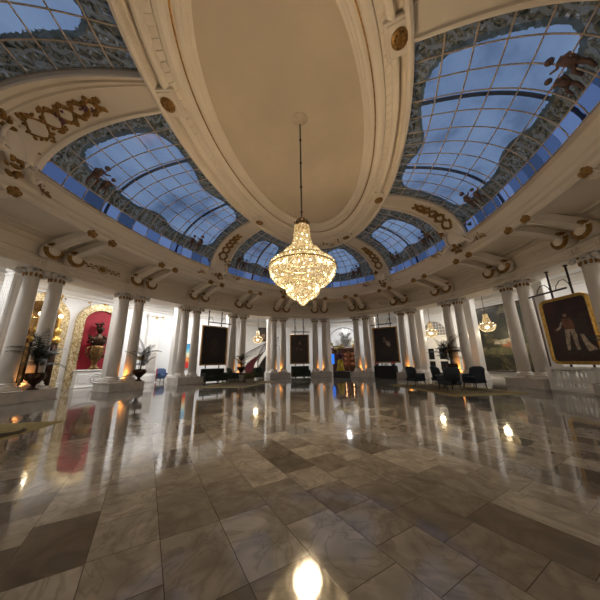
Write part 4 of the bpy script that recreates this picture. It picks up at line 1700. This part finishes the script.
m.build('casing', 'white_trim', q)

# ------------------------------------------------------------------ gilded arches, red niche and bronze urn at the left
def arch_outline(hw, spring, apex, z0=0.0, n=20):
    P = [(-hw, z0), (-hw, spring)]
    for i in range(1, n):
        a = PI - PI * i / n
        P.append((hw * math.cos(a), spring + (apex - spring) * math.sin(a)))
    return P + [(hw, spring), (hw, z0)]


def arch_surround(m, hw, spring, apex, wd, y0, y1, mi=0):
    A_, B_ = arch_outline(hw, spring, apex), arch_outline(hw + wd, spring, apex + wd)
    n_ = len(A_)
    vs = [(p[0], y0, p[1]) for p in A_] + [(p[0], y0, p[1]) for p in B_] + [(p[0], y1, p[1]) for p in A_] + [(p[0], y1, p[1]) for p in B_]
    fs = []
    for i in range(n_ - 1):
        fs += [(i, i + 1, n_ + i + 1, n_ + i), (2 * n_ + i, 3 * n_ + i, 3 * n_ + i + 1, 2 * n_ + i + 1), (i, 2 * n_ + i, 2 * n_ + i + 1, i + 1), (n_ + i, n_ + i + 1, 3 * n_ + i + 1, 3 * n_ + i)]
    m.add(vs, fs, mi, False)


tN = 74.2
ni = thing('wall_niche', 'round arched niche lined in crimson with a gold mosaic surround', 'niche', pos(tN, -4.80, 0), yaw_in(tN))
m = MB()
arch_surround(m, 1.12, 4.75, 5.75, .50, -.12, .18)
m.build('mosaic_surround', 'mosaic', ni)
m = MB()
m.prism(arch_outline(1.12, 4.75, 5.75, .0), .02, .10)
m.build('crimson_backing', 'red_velvet', ni)
m = MB()
for s in (-1, 0, 1):
    blob_cluster(m, Vector((s * .9, -.14, 6.25 - .14 * abs(s))), .20, 7, random.Random(2 + s))
m.build('gilded_crest', 'gold_bright', ni)
pn = thing('relief_pedestal', 'low white pedestal with a round relief in front of the crimson niche', 'pedestal', pos(tN, -4.38, 0), yaw_in(tN))
m = MB()
m.box((0, 0, .60), (2.5, .50, 1.16), bev=.02)
m.box((0, 0, 1.20), (2.6, .60, .08), bev=.02)
m.box((0, 0, .06), (2.6, .60, .12), bev=.02)
m.build('block', 'white_trim', pn)
m = MB()
m.tube([(.34 * math.cos(i * PI / 16), -.255, .62 + .34 * math.sin(i * PI / 16)) for i in range(33)], .04, 6)
m.tube([(.18 * math.cos(i * PI / 10), -.255, .62 + .18 * math.sin(i * PI / 10)) for i in range(21)], .03, 6)
for x in (-.85, .85):
    m.box((x, -.255, .62), (.55, .03, .62), bev=.01)
m.build('round_relief', 'white_trim', pn)
u_ = thing('bronze_urn', 'bronze urn crowned by a sculpted bust standing in the crimson niche', 'urn', pos(tN + .5, -4.36, 1.24), yaw_in(tN))
u_.scale = (1.0, 1.0, 1.2)
m = MB()
m.lathe([(.36, 0), (.36, .10), (.25, .16), (.16, .34), (.18, .42), (.34, .62), (.46, .92), (.49, 1.14), (.42, 1.28), (.48, 1.42), (.34, 1.46)], 24, lobes=8, lob=.03, sy=.5)
m.build('vessel', 'bronze_gold', u_)
for s in (-1, 1):
    m = MB()
    m.tube([(s * .40, 0, .72), (s * .64, 0, .92), (s * .68, 0, 1.2), (s * .54, 0, 1.36), (s * .42, 0, 1.26)], .055, 7)
    m.build('handle', 'bronze_gold', u_)
m = MB()
m.lathe([(.34, 1.44), (.50, 1.62), (.46, 1.90), (.28, 2.08), (.14, 2.16), (.13, 2.28)], 16, sy=.5)
m.ell((-.02, -.02, 2.46), (.21, .20, .25), 0, 12, 8)
m.ell((-.02, -.21, 2.44), (.04, .06, .06), 0, 6, 4)
blob_cluster(m, Vector((-.02, .02, 2.66)), .27, 14, random.Random(6))
blob_cluster(m, Vector((.38, 0, 1.90)), .26, 10, random.Random(8))
blob_cluster(m, Vector((-.42, 0, 1.86)), .26, 10, random.Random(9))
m.build('bust', 'bronze', u_)

for tA, lab in ((84.0, 'gold mosaic arch with a brown mirror behind the nearest urn palm'), (93.8, 'gold mosaic arch with a brown mirror at the left picture edge')):
    ar = thing('mirror_arch', lab, 'mirror', pos(tA, -4.80, 0), yaw_in(tA), 'gilded mirror arches')
    m = MB()
    arch_surround(m, 1.12, 4.75, 5.75, .50, -.12, .18)
    m.build('mosaic_surround', 'mosaic', ar)
    m = MB()
    m.prism(arch_outline(1.12, 4.75, 5.75, 0), .02, .10)
    m.build('mirror_glass', 'mirror_brown', ar)
    m = MB()
    m.tube([(-1.1, -.02, 4.6), (1.1, -.02, 4.6)], .05, 6)
    for x in (-.45, .45):
        m.tube([(x, -.02, 0), (x, -.02, 5.55)], .035, 6)
    m.build('glazing_bars', 'brass', ar)
    m = MB()
    for s in (-1, 0, 1):
        blob_cluster(m, Vector((s * .9, -.14, 6.25 - .14 * abs(s))), .20, 7, random.Random(2 + s))
    m.build('gilded_crest', 'gold_bright', ar)
for tt_, lab in ((84.6, 'left dark gilt pillar lamp before the brown mirror arch'), (81.75, 'right dark gilt pillar lamp before the brown mirror arch')):
    pp = thing('pillar_lamp', lab, 'lamp', pos(tt_, -4.25, 0), yaw_in(tt_), 'pillar lamps by the mirror arch')
    m = MB()
    m.box((0, 0, .12), (.46, .46, .24), bev=.03)
    m.build('base', 'bronze', pp)
    m = MB()
    m.lathe([(.17, .24), (.17, 3.0)], 16)
    m.build('shaft', 'bronze', pp)
    m = MB()
    m.lathe([(.18, 3.0), (.26, 3.12), (.28, 3.3), (.16, 3.36), (.12, 3.5), (.20, 3.66), (.22, 3.9), (.08, 4.0), (.06, 4.7)], 16)
    m.build('gilded_capital', 'gold_bright', pp)
    m = MB()
    m.ell((0, 0, 4.82), (.13, .13, .13), 0, 12, 8)
    m.build('globe', 'bulb_soft', pp)
    light('globe_lamp', 'POINT', (0, 0, 5.0), 10, (1, .85, .6), pp, shadow_soft_size=.03)

# pilaster of the white hallway
t = thing('wall_pilaster', 'broad white wall pilaster with gilded capital in the white hallway', 'pilaster', pos(63.1, -4.72, 0), yaw_in(63.1))
m = MB()
m.box((0, 0, .32), (1.35, .62, .64), bev=.03)
m.build('base', 'white_trim', t)
m = MB()
m.box((0, 0, 3.1), (1.05, .46, 4.95))
for i in range(5):
    m.box(((i - 2) * .2, -.23, 3.2), (.11, .04, 4.5), bev=.01)
m.build('shaft', 'white_trim', t)
m = MB()
m.box((0, 0, 5.70), (1.15, .52, .30), bev=.05)
m.box((0, 0, 5.98), (1.30, .62, .28), bev=.04)
m.build('capital', 'white_trim', t)
m = MB()
for x in (-.45, 0, .45):
    blob_cluster(m, Vector((x, -.30, 5.86)), .15, 7, random.Random(int(20 + x * 10)))
m.build('gilded_leaves', 'gold_bright', t)
m = MB()
m.box((0, -.25, 1.75), (.80, .05, 1.7), bev=.01)
m.build('ventilation_panel', 'plinth', t)

# striped hanging behind the pair left of the settee
t = thing('striped_wall_hanging', 'upright striped hanging in blue, sand and red behind the column pair', 'wall hanging', pos(53.0, -4.88, 0), yaw_in(53.0))
m = MB()
hts = [.5, .35, .45, .45, .6]
z = 3.5
for i, h_ in enumerate(hts):
    m.box((0, 0, z - h_ / 2), (1.5, .03, h_), i)
    z -= h_
m.build('cloth', ['stripe%d' % i for i in range(5)], t)
m = MB()
m.tube([(-.8, 0, 3.52), (.8, 0, 3.52)], .03, 6)
m.build('rod', 'iron', t)

# ------------------------------------------------------------------ arched doorway and fanlight on the right
tD = -31.0
d_ = struct_empty('door_1', pos(tD, -4.86, 0), yaw_in(tD))
m = MB()
arch_surround(m, 1.25, 4.15, 5.55, .14, -.08, .12)
struct(m.build('door_casing', 'white_trim', d_))
m = MB()
m.prism([(-1.25, 4.05)] + arch_outline(1.25, 4.15, 5.55, 4.05)[1:], .0, .08)
struct(m.build('fanlight', 'grey_panel', d_))
m = MB()
for i in range(-4, 5):
    x = i * .28
    zt = 4.15 + 1.4 * math.sqrt(max(0, 1 - (x / 1.25) ** 2))
    m.tube([(x, -.01, 4.08), (x, -.01, zt)], .018, 4)
for z in (4.35, 4.65, 4.95, 5.25):
    xx = 1.25 * math.sqrt(max(0, 1 - ((z - 4.15) / 1.4) ** 2))
    m.tube([(-xx, -.01, z), (xx, -.01, z)], .018, 4)
struct(m.build('fanlight_lattice', 'white_trim', d_))
m = MB()
m.box((0, .04, 2.03), (2.5, .08, 4.05))
m.box((0, -.02, 3.98), (2.6, .12, .16), bev=.02)
for x in (-.62, .62):
    m.box((x, -.02, 1.95), (1.16, .07, 3.7), bev=.02)
struct(m.build('door_leaf', 'white_trim', d_))
m = MB()
for x in (-.62, .62):
    for z0_, z1_ in ((.55, 1.45), (1.65, 2.75)):
        m.box((x, -.05, (z0_ + z1_) / 2), (.72, .05, z1_ - z0_))
struct(m.build('door_glass', 'glass_dark', d_))

# ------------------------------------------------------------------ stone balustrade between the last two pairs
tB = -70.2
bl = thing('balustrade', 'white stone balustrade below the round cornered portrait', 'balustrade', pos(tB, .34, 0), yaw_in(tB))
m = MB()
m.box((0, 0, .09), (2.14, .42, .18), bev=.02)
m.build('base', 'pilaster', bl)
m = MB()
m.box((0, 0, 1.10), (2.16, .46, .14), bev=.03)
m.build('coping', 'pilaster', bl)
for s in (-1, 1):
    m = MB()
    m.box((s * .94, 0, .61), (.26, .40, .86), bev=.02)
    m.build('end_post', 'pilaster', bl)
for i in range(8):
    m = MB()
    m.lathe([(.08, .18), (.08, .24), (.05, .28), (.085, .44), (.095, .54), (.06, .74), (.045, .86), (.08, .94), (.08, 1.03)], 12, c=(-.69 + i * .197, 0, 0))
    m.build('baluster', 'pilaster', bl)

# ------------------------------------------------------------------ armchairs, tables and rugs
def make_armchair(fab, s=1.0):
    t = thing('armchair', 'armchair', 'armchair')
    m = MB()
    m.box((0, .0, .40), (.82, .82, .20), bev=.04)
    m.build('seat_frame', fab, t)
    m = MB()
    m.box((0, -.06, .55), (.64, .70, .16), bev=.06)
    m.build('seat_cushion', fab, t)
    m = MB()
    # curved tilted back
    P = []
    for i in range(13):
        f = -1 + 2 * i / 12
        x = .42 * f
        yb = .34 - .16 * f * f
        ht = 1.18 - .10 * f ** 4
        P.append([(x, yb - .05, .42), (x, yb + .10, ht - .05), (x, yb + .15, ht), (x, yb + .20, ht - .05), (x * 1.02, yb + .07, .32), (x, yb - .05, .42)])
    m.grid(P)
    m.add([q for q in P[0][:5]], [(0, 1, 2, 3, 4)])
    m.add([q for q in P[-1][:5]], [(4, 3, 2, 1, 0)])
    m.build('backrest', fab, t)
    for sx in (-1, 1):
        m = MB()
        m.box((sx * .40, -.02, .62), (.12, .68, .30), bev=.05)
        m.build('armrest', fab, t)
        for sy in (-1, 1):
            m = MB()
            m.tube([(sx * .34, sy * .33, .32), (sx * .37, sy * .38, .02), (sx * .375, sy * .39, 0)], .035, 8, r2=.022)
            m.build('leg', 'wood_dark', t)
    for o in list(t.children):
        for v_ in o.data.vertices:
            v_.co *= s
    return t


nav, oli = make_armchair('navy_velvet', 1.02), make_armchair('olive_velvet', 1.0)
blk = make_armchair('green_velvet', 1.0)
blu = make_armchair('blue_velvet', 1.0)
usedf = {}
for key, proto, x, y, face, lab in (
        ('n', nav, 8.45, -5.55, R(-62), 'navy armchair seen side on, farthest left on the right rug'),
        ('n', nav, 8.55, -7.05, R(-75), 'navy armchair half hidden behind the one showing its back'),
        ('n', nav, 5.95, -6.70, R(15), 'navy armchair showing its back, nearest on the right rug'),
        ('n', nav, 7.15, -8.35, R(120), 'navy armchair farthest right, before the landscape painting'),
        ('o', oli, 10.25, 6.75, R(120), 'olive armchair at the right end of the left rug'),
        ('k', blk, 10.35, 8.30, R(-40), 'dark green armchair standing before the long green settee'),
        ('k', blk, 12.2, 6.9, R(165), 'dark green armchair behind the small round table'),
        ('b', blu, 10.5, 15.35, R(-110), 'blue armchair in the white hallway beyond the columns')):
    # face: direction the sitter looks, as an angle in plan
    p_ = place(proto, usedf.get(key), (x, y, .012 if key != 'b' else 0), face + PI / 2, lab, None if False else {'n': 'navy armchairs', 'o': 'armchairs on the left rug', 'k': 'armchairs on the left rug', 'b': 'hallway chairs'}[key])
    usedf[key] = True

def rug(name, label, pts, mats):
    c = sum((Vector((p[0], p[1], 0)) for p in pts), Vector()) / len(pts)
    t = thing(name, label, 'rug', (c.x, c.y, 0))
    def sc(k):
        return [((p[0] - c.x) * k, (p[1] - c.y) * k) for p in pts]
    m = MB()
    m.slab(sc(1), .0, .010)
    m.build('border', mats[0], t)
    m = MB()
    m.slab(sc(.80), .010, .0112)
    m.build('field', mats[1], t)
    return t


rug('rug', 'olive bordered rug under the navy armchairs', [(9.2, -3.9), (3.6, -6.2), (5.1, -9.9), (10.6, -7.7)], ('rug', 'rug_mid'))
rug('rug', 'olive bordered rug before the green settee and staircase', [(5.9, 8.7), (6.3, 5.3), (12.2, 5.0), (11.9, 8.6)], ('rug', 'rug_mid'))
r_ = rug('rug', 'olive rug with black scroll at the lower left picture edge', [(-3.22, 6.44), (-4.35, 9.0), (-9.8, 6.6), (-8.6, 4.1)], ('rug', 'rug'))
m = MB()
pts = []
c_ = Vector((-4.95, 6.35, 0))
m.tube([(c_.x - r_.location.x + .75 * math.cos(i * PI / 10 + .9), c_.y - r_.location.y + .40 * math.sin(i * PI / 10 + .9), .012) for i in range(18)], .055, 4)
m.tube([(c_.x - r_.location.x - .6 + 1.1 * math.cos(i * PI / 14 + .2), c_.y - r_.location.y - .5 + .45 * math.sin(i * PI / 14 + .2), .012) for i in range(20)], .05, 4)
m.build('scroll', 'rug_dark', r_)

for (x, y, lab) in ((11.15, 7.65, 'small dark round table among the armchairs on the left rug'), (7.28, -6.85, 'low dark round table between the navy armchairs')):
    t = thing('round_table', lab, 'table', (x, y, .0112), 0)
    m = MB()
    m.lathe([(.42, .66), (.44, .68), (.44, .71), (.42, .72)], 24)
    m.build('tabletop', 'wood_dark', t)
    m = MB()
    m.lathe([(.24, 0), (.24, .03), (.06, .08), (.045, .35), (.06, .62), (.18, .66)], 16)
    m.build('pedestal', 'wood_dark', t)
t = thing('magazine', 'white open booklet on the small dark round table', 'booklet', (11.1, 7.6, .7312), .6)
m = MB()
m.box((-.11, 0, .006), (.21, .28, .012))
m.box((.11, 0, .006), (.21, .28, .012))
m.build('pages', 'white', t)

t = thing('barrier_post', 'slim red post beside the blue armchair in the white hallway', 'post', (10.0, 15.55, 0))
m = MB()
m.lathe([(.16, 0), (.16, .03), (.05, .06)], 16)
m.build('foot', 'white', t)
m = MB()
m.lathe([(.04, .06), (.04, 1.15), (.03, 1.18)], 12)
m.build('pole', 'red', t)
t = thing('brass_sign', 'brass plate on a slim stand behind the second urn palm', 'sign', (6.35, 13.8, 0), yaw_in(70.85))
m = MB()
m.box((0, 0, 2.03), (.62, .05, .26), bev=.01)
m.build('plate', 'brass', t)
m = MB()
m.tube([(0, .04, .03), (0, .04, 2.1)], .02, 8)
m.lathe([(.2, 0), (.2, .02), (.03, .05)], 16, c=(0, .04, 0))
m.build('stand', 'iron', t)

# ------------------------------------------------------------------ potted palms
def palm(label, loc, rz, n=13, h=1.25, spread=1.0, seed=1, urn=True, pot_h=.75, lean=(0, 0), trunk=.5):
    t = thing('potted_palm', label, 'plant', loc, rz, 'potted palms')
    m = MB()
    k = pot_h / .75
    m.lathe([(.20 * k, 0), (.20 * k, .05), (.10 * k, .10), (.085 * k, .20), (.20 * k, .30), (.33 * k, .48), (.36 * k, .62), (.31 * k, .68), (.37 * k, pot_h), (.33 * k, pot_h), (.30 * k, pot_h - .06)], 20, lobes=8, lob=.03, caps=True)
    u_ = m.build('urn', 'bronze', t)
    for s in (-1, 1):
        m = MB()
        m.tube([(s * .32 * k, 0, .42), (s * .44 * k, 0, .56), (s * .40 * k, 0, .70), (s * .30 * k, 0, .66)], .035, 6)
        m.build('handle', 'bronze', u_)
    m = MB()
    m.lathe([(.001, pot_h - .05), (.30 * k, pot_h - .05), (.30 * k, pot_h - .03), (.001, pot_h - .03)], 14)
    m.build('soil', 'soil', t)
    rg = random.Random(seed)
    m = MB()
    top = Vector((lean[0], lean[1], pot_h + trunk))
    m.tube([(0, 0, pot_h - .04), (top.x * .4, top.y * .4, pot_h + trunk * .5), tuple(top)], .05, 6, r2=.03)
    m.build('trunk', 'wood_dark', t)
    m = MB()
    for i in range(n):
        az = 2 * PI * i / n + rg.uniform(-.3, .3)
        el = rg.uniform(.45, 1.40)
        ln = spread * rg.uniform(.75, 1.3)
        base = top * rg.uniform(.75, 1.0)
        base.z = pot_h + trunk * rg.uniform(.15, 1.0)
        pts = []
        p_ = Vector(base)
        d = Vector((math.cos(az) * math.cos(el), math.sin(az) * math.cos(el), math.sin(el)))
        ns_ = 9
        for q in range(ns_ + 1):
            pts.append(p_.copy())
            p_ = p_ + d * (ln * 1.25 / ns_)
            d = (d + Vector((0, 0, -.15))).normalized()
        m.tube(pts, .014, 4, r2=.004)
        for q in range(1, ns_ + 1):
            f = q / ns_
            tg = (pts[q] - pts[q - 1]).normalized()
            sd = tg.cross(Vector((0, 0, 1)))
            sd = sd.normalized() if sd.length > 1e-4 else Vector((1, 0, 0))
            ll = .34 * spread * math.sin(PI * min(.97, .22 + .78 * f)) + .07
            for sg in (-1, 1):
                for off in (0, .5):
                    b = pts[q - 1].lerp(pts[q], off)
                    tip = b + (sd * sg * .85 + tg * .55 + Vector((0, 0, -.35))) * ll
                    mid = b.lerp(tip, .5) + Vector((0, 0, .05 * ll))
                    wv = tg * .019 * spread
                    m.add([b - wv * .5, b + wv * .5, mid + wv, mid - wv, tip], [(0, 1, 2, 3), (3, 2, 4)], 0, False)
    m.build('fronds', 'leaf', t)
    return t


palm('urn palm on the plinth before the gilded mirror arches', local(91.3, 0, -.66, PH), yaw_in(91.3), 18, spread=1.0, seed=3, trunk=.9, lean=(-.05, 0))
palm('urn palm on the plinth beside the red niche, white hallway behind', local(73.9, 0, -.66, PH), yaw_in(73.9), 14, spread=.95, seed=8, trunk=1.15, lean=(.18, 0))
palm('large urn palm on the plinth behind the navy armchairs', local(-45.4, 0, -.66, PH), yaw_in(-45.4), 18, spread=1.25, seed=5, trunk=1.2, lean=(-.2, 0), pot_h=.8)
palm('urn palm on the plinth left of the staircase', local(43.7, 0, -.66, PH), yaw_in(43.7), 9, spread=.8, seed=9, trunk=.9, pot_h=.7, lean=(-.1, 0))
palm('urn palm overlapping the round cornered portrait at the right edge', local(-77.6, .35, -.66, PH), yaw_in(-77.6), 18, spread=.85, seed=12, trunk=1.35, lean=(.05, 0))

# ------------------------------------------------------------------ amber uplights between the columns
def make_uplight():
    t = thing('uplight', 'amber uplight', 'uplight')
    m = MB()
    m.lathe([(.07, 0), (.085, .01), (.085, .10), (.07, .11), (.062, .09)], 14)
    m.build('housing', 'iron', t)
    m = MB()
    m.lathe([(.001, .088), (.062, .088), (.062, .095), (.001, .095)], 14)
    m.build('lens', 'uplens', t)
    return t


up0 = make_uplight()
used = False
for t, where in pairs:
    f = {91.8: 1.6, 76.45: 1.5, 44.4: 1.0, 27.55: .9, 8.65: .8, -10.65: .9, -30.1: 1.0, -46.5: 1.5}.get(t)
    if not f:
        continue
    q = place(up0, used, local(t, 0, -.02, PH), yaw_in(t), 'small amber uplight glowing between the pair ' + where, 'amber uplights')
    used = True
    light('uplight_lamp', 'SPOT', (0, 0, .13), LIGHT_UPLIGHT * f, (1.0, .36, .06), q, shadow_soft_size=.05, spot_size=R(150), spot_blend=.6).rotation_euler = (PI, 0, 0)
